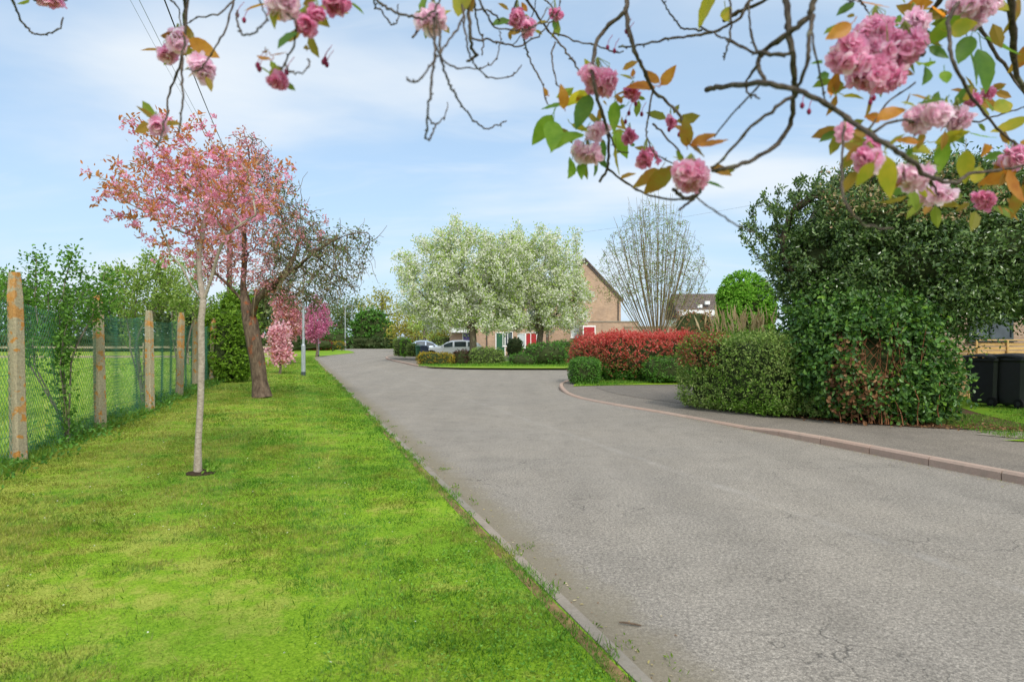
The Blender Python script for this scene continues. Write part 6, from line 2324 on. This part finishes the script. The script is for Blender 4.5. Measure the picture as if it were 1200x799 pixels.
LM = {k: m_big_leaf('cherry_leaf_' + n, v) for (k, v), n in zip(LC.items(), ('green', 'dark', 'yellow', 'orange', 'bronze'))}
LV = [
    (649, 125, 30, 200, 'd'), (676, 114, 34, 190, 'y'), (683, 132, 42, 250, 'd'), (635, 153, 38, 235, 'g'), (648, 158, 46, 260, 'g'), (664, 163, 46, 215, 'g'), (719, 138, 34, 260, 'g'), (669, 197, 34, 260, 'g'), (682, 198, 26, 265, 'g'),
    (699, 196, 24, 270, 'd'), (724, 190, 36, 285, 'y'), (728, 170, 32, 300, 'g'), (660, 113, 26, 95, 'o'), (751, 101, 32, 180, 'o'), (763, 90, 22, 140, 'o'), (783, 89, 26, 50, 'o'), (804, 154, 32, 95, 'b'), (824, 163, 30, 20, 'o'), (836, 169, 34, 355, 'o'), (818, 177, 28, 340, 'b'),
    (757, 210, 34, 215, 'b'), (770, 213, 40, 225, 'b'), (827, 13, 42, 250, 'y'), (852, 18, 28, 265, 'y'), (800, 189, 24, 150, 'y'), (690, 78, 18, 120, 'y'), (733, 90, 16, 150, 'y'), (742, 86, 12, 80, 'o'), (725, 116, 16, 100, 'o'), (680, 150, 20, 330, 'y'), (706, 178, 26, 280, 'd'), (722, 130, 22, 200, 'd'),
    (982, 38, 34, 205, 'o'), (1024, 6, 34, 350, 'o'), (1076, 6, 34, 10, 'o'), (1083, 74, 40, 200, 'g'), (1101, 37, 44, 215, 'g'), (1127, 32, 40, 20, 'y'), (1100, 62, 24, 320, 'd'), (1108, 92, 26, 250, 'g'), (1086, 88, 30, 240, 'd'), (1140, 76, 52, 260, 'd'), (1154, 82, 50, 280, 'd'), (1174, 56, 46, 300, 'd'),
    (1013, 205, 30, 250, 'y'), (1041, 208, 46, 275, 'y'), (1046, 132, 34, 30, 'o'), (1023, 138, 24, 180, 'o'), (1000, 113, 22, 340, 'y'), (1103, 184, 34, 270, 'g'), (1080, 176, 34, 190, 'y'), (1131, 196, 36, 275, 'y'), (1066, 166, 30, 210, 'd'), (1176, 125, 36, 20, 'y'), (1182, 149, 34, 200, 'y'), (1160, 92, 30, 60, 'y'),
    (1168, 209, 36, 190, 'o'), (1188, 221, 40, 290, 'o'), (1191, 236, 38, 270, 'b'), (1155, 176, 28, 160, 'o'), (1196, 180, 30, 0, 'y'), (1063, 165, 24, 170, 'o'), (978, 98, 26, 75, 'o'), (972, 110, 16, 200, 'o'), (1090, 120, 26, 160, 'd'), (1130, 60, 40, 240, 'd'), (1188, 20, 40, 250, 'b'), (1196, 70, 34, 250, 'b'), (1115, 160, 34, 10, 'y'), (1064, 12, 28, 130, 'b'), (1150, 160, 30, 350, 'g'), (1120, 176, 28, 300, 'd'), (1144, 208, 30, 240, 'y'), (1170, 8, 34, 280, 'y'), (1098, 14, 28, 170, 'o'),
    (199, 43, 22, 175, 'b'), (221, 38, 18, 110, 'b'), (240, 58, 34, 335, 'o'), (225, 70, 20, 280, 'y'), (171, 133, 22, 140, 'b'), (181, 148, 16, 290, 'b'), (322, 16, 32, 265, 'y'), (311, 60, 16, 125, 'b'), (328, 64, 16, 10, 'o'), (309, 69, 18, 160, 'o'), (359, 57, 14, 120, 'b'), (541, 6, 44, 262, 'y'), (552, 4, 40, 278, 'b'), (496, 6, 28, 270, 'g'), (522, 15, 14, 40, 'y'), (614, 8, 12, 120, 'o'), (640, 108, 12, 120, 'o')]
for (px, py, Lp, ang, ck) in LV[:100]:
    d0 = dep(px, py) + rngo.normal() * .03
    c = np.array(P(px, py, d0))
    L = Lp * d0 / F * 1.1
    a = RAD(ang) + rngo.normal() * .08
    yaw = rngo.normal() * .6
    D = unit(np.array([math.cos(a), yaw, math.sin(a)]))
    N_ = unit(np.array([rngo.normal() * .6, -1, rngo.normal() * .6]) + .35 * np.array([0, 0, 1]))
    s = unit(np.cross(D, N_))
    N_ = np.cross(s, D)
    nx, ny = 5, 11
    V = []
    curl = rngo.uniform(-.45, .5)
    fold = rngo.uniform(.1, .35)
    for j in range(ny):
        v = j / (ny - 1)
        wv = .40 * (math.sin(math.pi * v ** .8) ** .85) * (1 - .25 * v) + .012
        if j % 2:
            wv *= .955
        for i in range(nx):
            u = i / (nx - 1) * 2 - 1
            V.append(c + D * L * (v - .5) + s * u * wv * .5 * L * 1.3 + N_ * L * (curl * (v - .5) ** 2 * -1 + fold * abs(u) * wv * .5 + .01 * math.sin(v * 22) * abs(u)))
    # stalk at the base
    b0 = c - D * L * .5
    Fq = [[j * nx + i, j * nx + i + 1, (j + 1) * nx + i + 1, (j + 1) * nx + i] for j in range(ny - 1) for i in range(nx - 1)]
    mb = MB().add(V, np.array(Fq))
    mb.tube([b0 + D * L * .06, b0 - D * L * .12 + np.array([0, 0, .002]), b0 - D * L * .22 + np.array([0, 0, .008])], .0009, 5, False)
    mb.build('leaf', LM[ck], oc, True)
# the many smaller leaves round the sprays, past the hundred built one by one
Xs, Ds, Ls = [], [], []
for (px, py, hw, hh, nf, ck) in CL:
    for _ in range(int((9 if px > 950 else 4) * rngo.uniform(.5, 1.4))):
        a = rngo.uniform(0, 2 * math.pi)
        rr = rngo.uniform(.8, 1.7)
        qx, qy = px + math.cos(a) * hw * rr, py - math.sin(a) * hh * rr * 1.1
        Xs.append(B3(qx, qy, rngo.uniform(.0, .14)))
        Ds.append((math.cos(a) + rngo.normal() * .5, rngo.normal() * .6, math.sin(a) * .7 - .3 + rngo.normal() * .4))
        Ls.append(rngo.uniform(.022, .058))
Xs, Ds, Ls = np.array(Xs), np.array(Ds), np.array(Ls)
m = len(Xs)
V, f = leaves(Xs, Ds, unit(np.array([0, -1, .4]) + rngo.normal(size=(m, 3)) * .7), Ls, Ls * .5, 'hex')
o = mesh_np('small_leaves', V, f, m_leaf('young_cherry_leaf', ['#7f9436', '#a87a34', '#64883a', '#b58a44', '#8f6a30', '#94a042', '#55783a'], .55), oc)
o['kind'] = 'stuff'
world_kids(oc)
